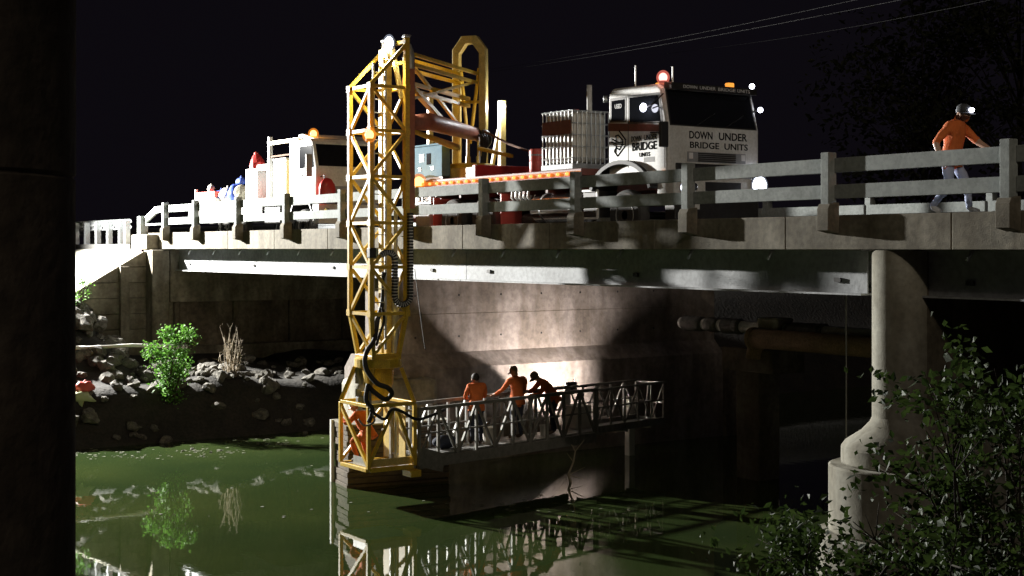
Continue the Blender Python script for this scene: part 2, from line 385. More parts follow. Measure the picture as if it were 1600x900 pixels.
for y in (0.60, 2.9, 5.2, 7.5):
    for x0, x1 in ((AB + 0.01, -27.42), (-27.40, -15.42), (-14.4, 11.5)):
        g = mk('girder', girder(y, x0, x1), STEEL_GREY, br)
        if y == 0.60:
            x = x0 + 0.9
            while x < x1 - 0.5:
                mk('web_bolt_plate', MB().box(x, x + 0.14, y - 0.05, y - 0.014, 5.10, 5.17), DARKM, g); x += 5.2
for x in frange(-43.5, -16.5, 4.5):
    for ya, yb in ((0.62, 2.88), (2.92, 5.18), (5.22, 7.48)):
        mk('cross_brace', MB().box(x - 0.05, x + 0.05, ya, yb, 5.05, 5.45), STEEL_GREY, br)
x = -44.0
while x < 4:
    if not -15.8 < x < -14.1:
        mk('drain_pipe', MB().tube([(x, 0.42, SOF + 0.02), (x - 0.05, 0.33, SOF - 0.17)], 0.028, 8), GALV, br, True)
    x += 2.05

rd = MB(); rd.box(-47.7, 12, 1.003, BW - 0.353, ROAD - 0.05, ROAD); rd.box(-160, -47.704, -0.35, BW + 0.5, ROAD - 0.4, ROAD)
structure('road', rd, ASPH)
ln = MB()
for i in range(18): ln.box(-150 + i * 9, -147 + i * 9, 4.45, 4.57, ROAD + 0.004, ROAD + 0.006)
ln.box(-160, 12, 1.35, 1.46, ROAD + 0.004, ROAD + 0.006)
structure('road_marking', ln, PAINTW)

# abutment: front wall faces the river (+X)
ab = thing('bridge_abutment', (AB, 2, 1.5), 'stained concrete bridge abutment with recessed panels and wing wall on the left bank', 'abutment')
mk('front_wall', MB().box(-46.2, AB - 0.25, 0.25, BW, 0.5, 4.6), CONC, ab, bevel=0.02)
mk('upper_wall', MB().box(AB - 0.248, AB, 0.28, BW - 0.1, 3.84, 5.60), CONC, ab, bevel=0.02)
mk('footing_ledge', MB().box(AB - 0.248, AB + 0.12, 0.28, 11.5, 0.6, 2.36), CONC, ab, bevel=0.03)
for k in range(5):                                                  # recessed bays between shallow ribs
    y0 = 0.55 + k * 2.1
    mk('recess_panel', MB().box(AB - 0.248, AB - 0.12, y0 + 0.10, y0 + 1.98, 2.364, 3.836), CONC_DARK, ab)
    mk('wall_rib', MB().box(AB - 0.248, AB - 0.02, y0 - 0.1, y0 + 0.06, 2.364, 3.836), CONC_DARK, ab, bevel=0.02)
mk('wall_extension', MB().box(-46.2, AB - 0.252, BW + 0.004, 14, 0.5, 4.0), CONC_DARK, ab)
mk('corner_pillar', MB().box(-46.5, AB + 0.03, -0.36, 0.246, 1.2, 5.60), CONC, ab, bevel=0.04)
mk('corner_cap', MB().box(-47.4, AB - 0.35, -0.42, -0.005, 5.604, 6.12), CONC, ab, bevel=0.05)
# flared wing wall: boards cast in, sloping top
def wing_top(y): return 5.60 + (y + 0.36) * 0.58
for k in range(8):
    z0 = 1.4 + k * 0.52; z1 = z0 + 0.50
    ya = max(-5.6, -0.36 + (z0 - 5.60) / 0.58)
    yb = max(-5.6, -0.36 + (z1 - 5.60) / 0.58)
    y_end = -0.372
    if z1 > 5.6: z1 = 5.58; yb = -0.40
    poly = [(ya, z0), (y_end, z0), (y_end, z1), (yb, z1)]
    mk('wing_board', MB().prism(poly, 'X', WING - 0.45, WING - 0.012 * (k % 2)), CONC, ab)
for y, w in ((-1.15, 0.30), (-2.9, 0.07)):
    mk('wing_buttress', MB().box(WING + 0.003, WING + 0.16, y - w / 2, y + w / 2, 1.4, wing_top(y) - 0.1), CONC, ab, bevel=0.02)

# wall pier (lit by the gangway work lamp)
wp = thing('river_pier', (-32, 6, 0), 'pinkish grey concrete wall pier behind the gangway lit by a work lamp', 'pier')
mk('upper_wall', MB().box(-33.0, -32.0, 0.95, 12.4, 2.5, 4.88), CONC_WALL, wp, bevel=0.02)
mk('plinth', MB().prism([(-33.4, -1.5), (-31.62, -1.5), (-31.62, 2.5), (-31.998, 2.88), (-33.02, 2.88), (-33.4, 2.5)], 'Y', 0.55, 12.4), CONC_WALL, wp)
mk('end_block', MB().box(-33.2, -31.5, 12.404, 13.1, -1.5, 2.6), CONC_DARK, wp, bevel=0.03)
mk('pour_joint', MB().box(-32.0, -31.994, 0.96, 10.88, 3.90, 3.912), CONC_DARK, wp)
for k in range(7):
    for z_ in (3.3, 4.4): mk('tie_hole', MB().lathe([(0.03, -31.999), (0.03, -31.994)], (0, 1.9 + k * 1.35, z_), 'X', 8), DARKM, wp)
# nose pier on the right
NX, NY, NR = -14.62, 0.42, 0.42
def stadium(r, y_end, grow=0.0, n=14):
    rr = r + grow
    pts = [(NX + rr * math.cos(t), NY + rr * math.sin(t)) for t in [math.pi + math.pi * k / n for k in range(n + 1)]]
    return pts + [(NX + rr, y_end), (NX - rr, y_end)]
np_ = thing('bridge_pier', (NX, NY, 1), 'pale round nosed concrete pier standing on a stepped rounded base', 'pier')
autosmooth(mk('nose', MB().prism(stadium(NR, NY + 0.12), 'Z', 2.98, SOF - 0.01), CONC_PIER, np_))
mk('wall', MB().box(NX - NR + 0.004, NX + NR - 0.004, NY + 0.123, 7.6, 2.98, SOF - 0.01), CONC, np_)  # darker concrete than the nose: the wall's shade put into its colour
fl = MB(); pr = [(0.0, 3.05), (0.03, 2.98), (0.16, 2.84), (0.40, 2.68), (0.46, 2.60)]
rings = [stadium(NR, 7.65, g) for g, z in pr]; n = len(rings[0]); vs = [(x, y, pr[i][1]) for i, r in enumerate(rings) for x, y in r]
fl.add(vs, [(i*n+k, i*n+(k+1) % n, (i+1)*n+(k+1) % n, (i+1)*n+k) for i in range(len(pr)-1) for k in range(n)])
autosmooth(mk('flare', fl, CONC_PIER, np_), 60)
autosmooth(mk('upper_step', MB().prism(stadium(NR, 7.7, 0.47), 'Z', 2.32, 2.602), CONC_PIER, np_, bevel=0.03))
autosmooth(mk('lower_step', MB().prism(stadium(NR, 7.75, 0.66), 'Z', 1.28, 2.318), CONC_PIER, np_, bevel=0.03))
autosmooth(mk('footing', MB().prism(stadium(NR, 7.8, 0.85), 'Z', -1.0, 1.276), CONC_PIER, np_, bevel=0.03))
mk('cable_clip', MB().tube([(NX-0.42, 0.72, 3.53), (NX-0.38, 0.40, 3.55), (NX-0.2, 0.25, 3.53), (NX+0.15, 0.28, 3.54)], 0.03, 8), BLACK, np_, True)

# ------------------------------------------------------------------ railings
def railing(name, label, y, sgn, xs, near):
    t = thing(name, (-30, y, KT), label, 'railing')
    base_me = post_me = None
    for i, x in enumerate(xs):
        mb = MB().box(-0.085, 0.085, -0.09, 0.09, 6.20, 7.16 if near else 7.1)
        if post_me is None: post_me = mesh_of(mb, 'post', CONC_RAIL)
        p = put('post', post_me, t, None, 0.012); p.matrix_basis = Matrix.Translation((x, y - sgn * 0.125, 0.0))
        if base_me is None:
            prof = [(-0.01, 5.88), (-0.26, 5.93), (-0.26, 6.27), (-0.22, 6.345), (-0.10, 6.37), (-0.01, 6.37)]
            base_me = mesh_of(MB().prism([(sgn * a, b) for a, b in prof], 'X', -0.12, 0.12), 'post_base', CONC)
        b = put('post_base', base_me, t, None, 0.01); b.matrix_basis = Matrix.Translation((x, y - 0.002 * sgn, 0.0))
    xs2 = sorted(xs)
    for a, b in zip(xs2[:-1], xs2[1:]):
        dz = 0.0
        for z0, z1 in ((6.43, 6.65), (6.84, 7.07)):
            mk('rail', MB().box(a + 0.087, b - 0.087, y - 0.085 if sgn > 0 else y + 0.005, y - 0.005 if sgn > 0 else y + 0.085, z0, z1), CONC_RAIL, t, bevel=0.008)
    return t
nr = railing('bridge_railing', 'pale grey concrete two-rail bridge railing on the near side of the deck', -0.0, 1, PX[:11] + PXR, True)
# sloping end of the near railing by the abutment
mk('rail', MB().prism([(-45.02, 6.86), (-45.02, 7.07), (-46.0, 7.05), (-47.0, 6.72), (-47.0, 6.50), (-45.95, 6.83)], 'Y', -0.085, -0.005), CONC_RAIL, nr)
mk('rail', MB().box(-47.0, -45.012, -0.083, -0.007, 6.43, 6.49), CONC_RAIL, nr)
mk('end_post', MB().box(-47.3, -47.003, -0.24, 0.05, 5.6, 6.75), CONC_RAIL, nr, bevel=0.015)
railing('bridge_railing', 'far side two-rail bridge railing seen through the near rails beside the walking man', BW, -1, PX[:11] + PXR, False)
# approach guardrails
def guardrail(label, y, face, xs):
    t = thing('approach_guardrail', (-60, y, ROAD), label, 'guardrail')
    me = None
    for x in xs:
        if me is None: me = mesh_of(MB().box(-0.09, 0.09, -0.09, 0.09, 5.3, 6.62), 'post', GALV)
        p = put('post', me, t, None, 0.01); p.matrix_basis = Matrix.Translation((x, y, 0))
    prof = [(0.10, 6.32), (0.17, 6.37), (0.17, 6.43), (0.10, 6.48), (0.10, 6.52), (0.17, 6.57), (0.17, 6.63), (0.10, 6.68)]
    poly = [(y + face * a, z) for a, z in prof] + [(y + face * (a - 0.008), z) for a, z in prof[::-1]]
    x1 = max(xs); x0 = min(xs)
    while x0 < x1 - 0.1:
        xe = min(x0 + 4.0, x1); mk('guard_beam', MB().prism(poly, 'X', x0 + 0.004, xe), GALV, t); x0 = xe
    return t
guardrail('white lit near roadside guardrail with close posts beyond the end of the bridge railing', -0.25, 1, frange(-84, -48.3, 1.3))
guardrail('far roadside guardrail behind the near one at the left end of the bridge', BW + 0.4, -1, frange(-110, -48.3, 1.5))

# ------------------------------------------------------------------ foreground column
fc = atD(106, 450, 6.0)
cc = Vector((fc.x, fc.y, 0)) - RGT * 0.72 + FWD * 0.0
col = thing('concrete_column', (cc.x, cc.y, 2.5), 'dark concrete column filling the left edge close to the camera', 'column')
def octo(c, r):
    return [(c.x + r * math.cos(a), c.y + r * math.sin(a)) for a in [2 * math.pi * k / 40 for k in range(40)]]
autosmooth(mk('lower_shaft', MB().prism(octo(cc, 0.72), 'Z', 0.5, 5.955), CONC_DARK, col, bevel=0.01))
autosmooth(mk('upper_shaft', MB().prism(octo(cc, 0.722), 'Z', 5.965, 9.5), CONC_DARK, col, bevel=0.01))
autosmooth(mk('joint_band', MB().prism(octo(cc, 0.712), 'Z', 5.955, 5.965), CONC_DARK, col))

# ------------------------------------------------------------------ pipes under the bridge
def pipe_line(px0, py0, px1, py1, y): return atY(px0, py0, y), atY(px1, py1, y)
a, b = pipe_line(1065, 505, 1363, 523, 7.4)
zb = (a.z + b.z) / 2
tp = thing('service_pipe', (b.x, b.y, zb), 'pale water pipe with black wrapped joints running beneath the bridge', 'pipe')
L0, L1 = a.x, b.x + 2.5
mk('pipe', MB().tube([(L0, a.y, zb), (L1, a.y, zb)], 0.145, 16), PIPEW, tp, True)
f = lambda px: atY(px, 510, 7.4).x
for u0, u1, rr in ((1068, 1100, .205), (1104, 1125, .185), (1130, 1160, .2), (1232, 1288, .19)):
    k0, k1 = f(u0), f(u1); pts = []; rs = []
    for i in range(13):
        pts.append((k0 + (k1 - k0) * i / 12, a.y, zb)); rs.append(rr * (0.78 if i in (0, 12) else 1) * random.uniform(0.92, 1.05))
    mk('wrapped_joint', MB().tube(pts, rs, 14), WRAP, tp, True)
k0, k1 = f(1195), f(1228)
mk('clamp_block', MB().box(k0, k1, a.y - 0.26, a.y + 0.26, zb - 0.2, zb + 0.27), CONC_PIER, tp, bevel=0.04)
mk('flange', MB().lathe([(0.2, -0.03), (0.2, 0.03)], (f(1288), a.y, zb), 'X', 18), WRAP, tp)
a2, b2 = pipe_line(1175, 527, 1363, 544, 7.0); z2 = (a2.z + b2.z) / 2
bp_ = thing('brown_pipe', (b2.x, b2.y, z2), 'large brown rusty pipe below the pale water pipe', 'pipe')
mk('pipe', MB().tube([(a2.x, a2.y, z2), (b2.x + 2.5, a2.y, z2)], 0.235, 20), PIPEB, bp_, True)
mk('end_collar', MB().lathe([(0.235, -0.02), (0.262, 0.0), (0.262, 0.10), (0.236, 0.12)], (a2.x, a2.y, z2), 'X', 20), PIPEB, bp_)
el = [Vector((a2.x + 0.4, a2.y, z2)) + Vector((-(0.5) * math.sin(t), 0.15, -0.5 * (1 - math.cos(t)))) for t in [R(10 * k) for k in range(10)]]
mk('elbow', MB().tube([(p.x, p.y, p.z) for p in el], 0.19, 14), PIPEB, bp_, True)
sb = atY(1200, 560, 7.6)
blk = thing('pipe_support', (sb.x, sb.y, 0), 'stained concrete support block under the brown pipe end', 'block')
mk('cap', MB().box(sb.x - 1.2, sb.x + 0.55, sb.y - 0.4, sb.y + 0.7, z2 - 0.85, z2 - 0.28), CONC_DARK, blk, bevel=0.03)
mk('stem', MB().box(sb.x - 0.9, sb.x - 0.1, sb.y - 0.2, sb.y + 0.5, -1.5, z2 - 0.854), CONC_DARK, blk, bevel=0.03)
# rope and cable hanging from the deck
rp0 = atY(1322, 470, 1.6)
tag(mk('hanging_rope', MB().tube([(rp0.x, 1.6, 5.2), (rp0.x + .004, 1.6, 3.5), (rp0.x, 1.6, 2.4)], 0.014, 6), ALU_D), 'thin rope hanging under the deck just left of the round nosed pier', 'rope')
c0 = atY(648, 420, 0.2); c1 = atY(664, 545, 0.2)
tag(mk('hanging_cable', MB().tube([c0, (c0 + c1) / 2 + Vector((0, 0, -0.05)), c1], 0.010, 6), BLACK), 'thin dark cable hanging in front of the lit pier right of the mast', 'cable')

# ------------------------------------------------------------------ old stub, white post in the river
p = atZ(520, 752, 0.0)
st = thing('old_pile_stub', (p.x, p.y, 0), 'old square stub of stacked timbers standing in the river behind the mast cage', 'pile')
ex = Vector((0.985, -0.17, 0)).normalized(); ey = Vector((0.17, 0.985, 0)).normalized()
def obox(o, u0, u1, w0, w1, z0, z1):
    o = Vector((o.x, o.y, 0)); vs = [o + ex * u + ey * w + Vector((0, 0, z)) for z in (z0, z1) for u, w in ((u0, w0), (u1, w0), (u1, w1), (u0, w1))]
    return MB().add(vs, [(3,2,1,0),(4,5,6,7),(0,1,5,4),(1,2,6,5),(2,3,7,6),(3,0,4,7)])
z = -0.6; k = 0
while z < 1.45:
    h = random.uniform(0.11, 0.17); j = random.uniform(-0.03, 0.03)
    mk('timber_course', obox(p, 0.03 + j, 1.1 + j, 0.02 + j, 2.6 + j, z, z + h - 0.012), TIMBER, st, bevel=0.01); z += h
mk('corner_plate', obox(p, -0.05, 0.06, -0.06, 0.02, -0.6, 1.5), PVC, st)
mk('top_plate', obox(p, -0.03, 1.2, 0.0, 2.6, z, z + 0.04), CONC_PIER, st)
q = atD(548, 640, 35.8)
st2 = thing('old_concrete_stub', (q.x, q.y, 0), 'pale weathered concrete stub rising behind the lower mast cage', 'pier')
autosmooth(mk('body', obox(q, -0.9, 0.55, 0.0, 2.2, -1.5, 2.30), CONC_PIER, st2, bevel=0.15))
mk('cap_chips', MB().ball((q.x + 0.1, q.y + 1.2, 2.32), 0.3, 9, 6, (1.2, 1.6, 0.35)), CONC_PIER, st2)
p = atZ(984, 711, 0.0)
wpst = thing('marker_post', (p.x, p.y, 0), 'short pale square post standing in the water under the gangway end', 'post')
mk('shaft', MB().box(p.x - 0.1, p.x + 0.1, p.y - 0.1, p.y + 0.1, -1, 1.55), PVC, wpst, bevel=0.015)
mk('cap', MB().box(p.x - 0.115, p.x + 0.115, p.y - 0.115, p.y + 0.115, 1.552, 1.60), PVC, wpst, bevel=0.012)

# ------------------------------------------------------------------ lamps outside the frame on their masts
fm = thing('floodlight_mast', (FLOOD_POS.x, FLOOD_POS.y, 1.4), 'portable floodlight mast beside the left approach, outside the frame', 'floodlight')
fx, fy, fz = FLOOD_POS
mk('pole', MB().tube([(fx - 0.6, fy - .2, 1.0), (fx - 0.6, fy - .2, fz + 0.2)], [0.08, 0.05], 10), GALV, fm, True)
mk('lamp_bar', MB().bar((fx - 0.6, fy - 1, fz + 0.1), (fx - 0.6, fy + 0.9, fz + 0.1), 0.06), GALV, fm)
for k in (-0.6, 0.4): mk('lamp_head', MB().box(fx - 0.55, fx - 0.32, fy + k - 0.2, fy + k + 0.2, fz - 0.15, fz + 0.15), DARKM, fm, bevel=0.02)
mk('trailer', MB().box(fx - 1.6, fx + 0.3, fy - 0.9, fy + 0.6, 1.3, 2.5), YELP, fm, bevel=0.05)
sm_ = thing('street_lamp', (STREET_POS.x + 2, STREET_POS.y - 0.2, 4.4), 'tall street lamp on the right bank, outside the frame', 'street lamp')
sx, sy, sz = STREET_POS
mk('pole', MB().tube([(sx + 2, sy - .2, 4), (sx + 2, sy - .2, sz - 0.3), (sx + 1.4, sy - .2, sz + 0.3), (sx + 0.2, sy - .1, sz + 0.4)], [0.1, 0.06, 0.05, 0.045], 10), GALV, sm_, True)
mk('lamp_head', MB().box(sx - 0.35, sx + 0.35, sy - 0.16, sy + 0.16, sz + 0.24, sz + 0.4), GALV, sm_, bevel=0.03)
# ================================================================== ACCESS MAST (lattice tower hung over the side)
MX0, MX1, MY0, MY1 = -28.38, -27.40, -1.90, -1.00
RZ = [9.24, 8.26, 7.24, 6.21, 5.23, 4.20, 3.27]
mast = thing('access_mast', (-27.9, -1.5, 0.75), 'tall yellow lattice mast hanging from the truck down over the bridge side', 'mast')
def mc(k, z):       # corner 0..3 : (-X,-Y) (+X,-Y) (+X,+Y) (-X,+Y)
    x = (MX0, MX1, MX1, MX0)[k]; y = (MY0, MY0, MY1, MY1)[k]
    t = max(0.0, (4.20 - z) / 0.93) * 0.13
    return Vector((x + (t if k in (0, 3) else -t), y + (t if k < 2 else -t), z))
for k in range(4):
    top = 9.24 if k < 2 else 10.36
    mk('mast_chord', MB().bar(mc(k, 4.20), mc(k, top), 0.10 if k < 2 else 0.115), YEL, mast, bevel=0.012)
    mk('mast_chord', MB().bar(mc(k, 3.25), mc(k, 4.198), 0.095), YEL, mast, bevel=0.012)
for i, z in enumerate(RZ):
    for k in range(4):
        a, b = mc(k, z), mc((k + 1) % 4, z); d = (b - a).normalized() * 0.052
        mk('ring_bar', MB().bar(a + d, b - d, 0.07), YEL, mast)
for i in range(len(RZ) - 1):
    for k in range(4):
        g_ = mc(k, RZ[i]); mk('gusset', MB().box(g_.x - .075, g_.x + .075, g_.y - .058, g_.y + .058, RZ[i] - .07, RZ[i] + .07), YEL, mast)
        up = (i % 2 == 0)
        if k in (1, 2): up = not up
        a, b = mc(k, RZ[i + 1] if up else RZ[i]), mc((k + 1) % 4, RZ[i] if up else RZ[i + 1])
        d = (b - a).normalized() * 0.075
        mk('diagonal_brace', MB().bar(a + d, b - d, 0.065), YEL, mast)
for k, j in ((0, 3), (1, 2)):
    mk('top_stay', MB().bar(mc(k, 9.28), mc(j, 10.22), 0.075), YEL, mast)
mk('top_bar', MB().bar(mc(3, 10.28), mc(2, 10.28), 0.08), YEL, mast)
mk('top_bar', MB().bar(mc(3, 9.82), mc(2, 9.82), 0.075), YEL, mast)
for k in (3, 2):
    mk('post_cap', MB().box(mc(k, 9).x - 0.075, mc(k, 9).x + 0.075, mc(k, 9).y - 0.075, mc(k, 9).y + 0.075, 10.362, 10.43), ALU, mast, bevel=0.015)
mk('inner_brace', MB().bar((-27.95, -1.06, 10.2), (-27.50, -1.06, 9.0), 0.09), YELP, mast)
mk('inner_brace', MB().bar((-28.02, -1.06, 10.2), (-28.30, -1.06, 9.0), 0.09), YELP, mast)
mk('inner_column', MB().box(-28.12, -27.96, -1.32, -1.16, 3.28, 10.15), YELP, mast, bevel=0.015)
mk('inner_column', MB().box(-27.86, -27.74, -1.32, -1.18, 3.28, 9.9), YELP, mast, bevel=0.015)
mk('pulley_plate', MB().box(-27.98, -27.78, -1.38, -1.33, 9.35, 9.95), YEL, mast, bevel=0.01)
mk('hydraulic_cylinder', MB().tube([(-27.62, -1.15, 3.3), (-27.62, -1.15, 5.0), (-27.62, -1.15, 5.01), (-27.62, -1.15, 6.5)], [0.075, 0.075, 0.045, 0.045], 12), ALU, mast)
# ladder
lx = -27.50
for y in (-1.78, -1.48):
    mk('ladder_rail', MB().bar((lx, y, 3.4), (lx, y, 9.75), 0.035, 0.05), ALU, mast)
z = 3.55
while z < 9.7:
    mk('rung', MB().tube([(lx, -1.765, z), (lx, -1.495, z)], 0.014, 6), ALU, mast); z += 0.3
# top work lamp
hl = mc(3, 10.28) * 0.5 + mc(2, 10.28) * 0.5
mk('lamp_housing', MB().box(hl.x - 0.16, hl.x + 0.14, hl.y - 0.16, hl.y - 0.05, 10.18, 10.40), DARKM, mast, bevel=0.02)
mk('lamp_lens', MB().ball((hl.x + 0.02, hl.y - 0.19, 10.27), 0.15, 14, 10, (1, 0.5, 1)), E_WHITE, mast, True)
mk('lamp_halo_glass', MB().ball((hl.x + 0.02, hl.y - 0.19, 10.27), 0.21, 16, 12, (1, 0.5, 1)), D_WHITE, mast, True)  # glowing shell for the lamp's halo
lamp('mast_top_light', 'SPOT', (hl.x + 0.02, hl.y - 0.34, 10.22), 700, (1.0, 0.93, 0.75), 0.1, (-27.6, -2.3, 0), 120, 0.6)
# beacons on the mast
def beacon(parent, pos, r=0.07, m=E_AMBER, watts=0, color=(1, 0.36, 0.06), base=True, off=(0, 0, 0)):
    pos = Vector(pos)
    if base: mk('beacon_base', MB().lathe([(r * 0.9, -r * 1.3), (r * 0.9, -r * 0.75)], pos, 'Z', 10), DARKM, parent)
    ln_ = mk('beacon_lens', MB().ball(pos, r, 14, 10, (1, 1, 1.1)), m, parent, True)
    mk('beacon_halo_dome', MB().ball(pos, r * 1.55, 16, 12, (1, 1, 1.1)), {'amber_glow': D_AMBER, 'red_glow': D_RED}.get(m.name, D_WHITE), ln_, True)  # dome oversized to carry the beacon's halo as a glowing ring
    if watts:
        lamp('beacon_light', 'POINT', pos + Vector(off), watts, color, r * 1.6)
pb = atY(577, 211, MY0 - 0.12); beacon(mast, pb, 0.10, E_AMBER, 22, off=(0.0, -0.22, 0.05))
# guide shoe and small junction box
jb = atX(580, 402, MX1 + 0.07)
mk('junction_box', MB().box(MX1 - 0.06, MX1 + 0.08, MY0 - 0.07, MY0 + 0.09, 5.44, 5.66), DARKM, mast, bevel=0.01)
# energy chain: links along a U path on the +X face
path = []
X_ = MX1 + 0.12
for i in range(28): path.append(Vector((X_, -0.97, 6.45 - i * 0.068)))
for i in range(1, 12):
    t = math.pi * i / 12; path.append(Vector((X_, -1.17 + 0.2 * math.cos(t), 4.60 - 0.2 * math.sin(t))))
for i in range(12): path.append(Vector((X_, -1.37 + 0.0006 * i, 4.62 + i * 0.068)))
for i in range(1, 10):
    t = math.pi * i / 11; path.append(Vector((X_, -1.55 + 0.18 * math.cos(t), 5.42 + 0.14 * math.sin(t))))
lk = None
for i in range(len(path) - 1):
    a, b = path[i], path[i + 1]; d = b - a
    if lk is None:
        lk = mesh_of(MB().box(-0.035, 0.035, -0.062, 0.062, -0.024, 0.024), 'chain_link', BLACK)
        lk2 = mesh_of(MB().box(-0.04, 0.04, -0.045, 0.045, -0.011, 0.011), 'link_bar', ALU)
    ang = math.atan2(d.z, d.y) - math.pi / 2
    Mx = Matrix.Translation((a + b) / 2) @ Matrix.Rotation(ang, 4, 'X')
    o = put('chain_link', lk, mast); o.matrix_basis = Mx
    o2 = put('link_bar', lk2, o); o2.matrix_basis = Matrix.Translation((0.004, 0, 0.03))
def hose(parent, pxs, r=0.03, name='hose', m=BLACK, dep=None):
    pts = [atD(px, py, d) for px, py, d in pxs]
    out = []
    for i in range(len(pts) - 1):                      # Catmull-Rom
        p0 = pts[max(i - 1, 0)]; p1 = pts[i]; p2 = pts[i + 1]; p3 = pts[min(i + 2, len(pts) - 1)]
        for j in range(6):
            t = j / 6.0
            out.append(0.5 * ((2 * p1) + (p2 - p0) * t + (2 * p0 - 5 * p1 + 4 * p2 - p3) * t * t + (3 * p1 - p0 - 3 * p2 + p3) * t * t * t))
    out.append(pts[-1])
    return mk(name, MB().tube(out, r, 8), m, parent, True)
hose(mast, [(600, 425, 31.3), (598, 470, 31.4), (590, 500, 31.3), (585, 530, 31.0), (572, 552, 30.6), (572, 575, 30.5), (588, 598, 30.4), (606, 606, 30.4), (612, 615, 30.5), (602, 624, 30.6), (584, 612, 30.7), (576, 604, 30.8)], 0.055, 'hose')
hose(mast, [(597, 480, 31.2), (600, 500, 31.2), (594, 520, 31.1), (588, 540, 31.0)], 0.03)
hose(mast, [(578, 640, 30.6), (600, 655, 30.5), (612, 640, 30.5), (628, 643, 30.6), (650, 655, 31.0), (672, 650, 31.6), (695, 640, 32.2)], 0.035)
hose(mast, [(560, 655, 30.6), (570, 665, 30.5), (585, 658, 30.5), (580, 640, 30.6), (578, 612, 30.7)], 0.022, m=ALU_D)
hose(mast, [(575, 600, 30.8), (572, 625, 30.7), (582, 640, 30.6), (576, 660, 30.6)], 0.05)
# slew ring and lower cage
cx, cy = (MX0 + MX1) / 2, (MY0 + MY1) / 2
mk('slew_ring', MB().lathe([(0.50, 2.98), (0.53, 3.0), (0.53, 3.18), (0.47, 3.22)], (cx, cy, 0), 'Z', 28), YEL, mast)
mk('mast_foot', MB().box(MX0 + 0.08, MX1 - 0.08, MY0 + 0.08, MY1 - 0.08, 3.16, 3.28), YEL, mast, bevel=0.02)
mk('slew_motor', MB().lathe([(0.12, 2.60), (0.12, 2.98)], (cx - 0.38, cy - 0.25, 0), 'Z', 14), GREYP, mast)
mk('slew_hub', MB().lathe([(0.22, 2.30), (0.34, 2.62), (0.36, 2.98)], (cx, cy, 0), 'Z', 20), YEL, mast)
CX0, CX1, CY0, CY1 = -28.60, -27.28, -2.02, -0.86
def cg(k, z): return Vector(((CX0, CX1, CX1, CX0)[k], (CY0, CY0, CY1, CY1)[k], z))
def cl(k): return Vector((cx + (-0.42, 0.42, 0.42, -0.42)[k], cy + (-0.36, -0.36, 0.36, 0.36)[k], 2.98))
for k in range(4):
    mk('cage_post', MB().bar(cg(k, 0.80), cg(k, 2.18), 0.085), YEL, mast, bevel=0.01)
    mk('cage_leg', MB().bar(cg(k, 2.20), cl(k), 0.085), YEL, mast, bevel=0.01)
    for z, w in ((0.78, 0.09), (2.19, 0.08)):
        a, b = cg(k, z), cg((k + 1) % 4, z); d = (b - a).normalized() * 0.045
        mk('cage_bar', MB().bar(a + d, b - d, w), YEL, mast, bevel=0.01)
mk('cage_brace', MB().bar(cg(0, 2.1), cg(1, 0.86), 0.07), YEL, mast)
mk('cage_brace', MB().bar(cg(1, 0.9), Vector((CX1, cy + 0.05, 2.1)), 0.07), YEL, mast)
mk('cage_brace', MB().bar(Vector((CX1, cy + 0.13, 2.1)), cg(2, 0.9), 0.07), YEL, mast)
mk('cage_brace', MB().bar(cg(3, 2.1), cg(0, 0.86), 0.06), YEL, mast)
mk('cage_floor', MB().box(CX0 + 0.05, CX1 - 0.05, CY0 + 0.05, CY1 - 0.05, 0.74, 0.80), ALU, mast)
mk('toe_board', MB().box(CX0 + 0.5, CX1 - 0.05, CY0 + 0.052, CY0 + 0.075, 0.83, 1.02), ALU, mast)
mk('toe_board', MB().box(CX1 - 0.08, CX1 - 0.055, CY0 + 0.08, CY1 - 0.05, 0.83, 1.0), YELP, mast)
mk('back_panel', MB().box(CX0 + 0.05, CX1 - 0.3, CY1 - 0.07, CY1 - 0.05, 0.85, 2.1), YELP, mast, bevel=0.01)
mk('gauge_pipe', MB().tube([(CX1 - 0.25, -1.2, 0.9), (CX1 - 0.25, -1.2, 2.0)], 0.03, 8), ALU, mast)
mk('foot_bracket', MB().box(CX1 - 0.12, CX1 + 0.28, CY1 - 0.25, CY1 + 0.02, 0.58, 0.735), YEL, mast, bevel=0.02)
for j in range(6):
    a = (cx + random.uniform(-.35, .25), CY0 + random.uniform(.1, .4), random.uniform(1.95, 2.5))
    mk('valve_block', MB().box(a[0], a[0] + random.uniform(.08, .18), a[1], a[1] + .12, a[2], a[2] + random.uniform(.08, .2)), random.choice((GREYP, DARKM, YELP)), mast, bevel=0.008)

# ================================================================== BOOM carried on the truck tray
boom = thing('access_boom', (-30.1, 2.4, 7.35), 'yellow boom frame with tall octagonal arch standing on the truck tray', 'boom')
A0 = Vector((-27.72, -0.76, 0)); B0 = Vector((-30.1, 2.4, 0))
bd = (B0 - A0).normalized(); bw = Vector((-bd.y, bd.x, 0)) * -1      # bw points to +X,+Y
if bw.dot(RGT) < 0: bw = -bw
zz = lambda v, z: Vector((v.x, v.y, z))
mk('boom_post', MB().box(A0.x - 0.11, A0.x + 0.11, A0.y - 0.11, A0.y + 0.11, 6.55, 9.95), BROWNCYL, boom, bevel=0.02)  # yellow post in brown: its shade and amber light put into the colour
mk('post_head', MB().lathe([(0.05, 0.32), (0.10, 0.2), (0.14, 0.0), (0.14, -0.25)], (A0.x, A0.y, 9.96), 'Z', 12), ALU, boom)
for i, z in enumerate((9.95, 9.72)):
    for s_ in (-0.22, 0.22):
        a = A0 + bw * s_ * 0.4 + bd * 0.12; b = B0 + bw * s_ - bd * 0.1
        mk('boom_chord', MB().bar(zz(a, z + (0.1 if s_ > 0 else 0)), zz(b, z + 0.1), 0.075), YEL, boom)
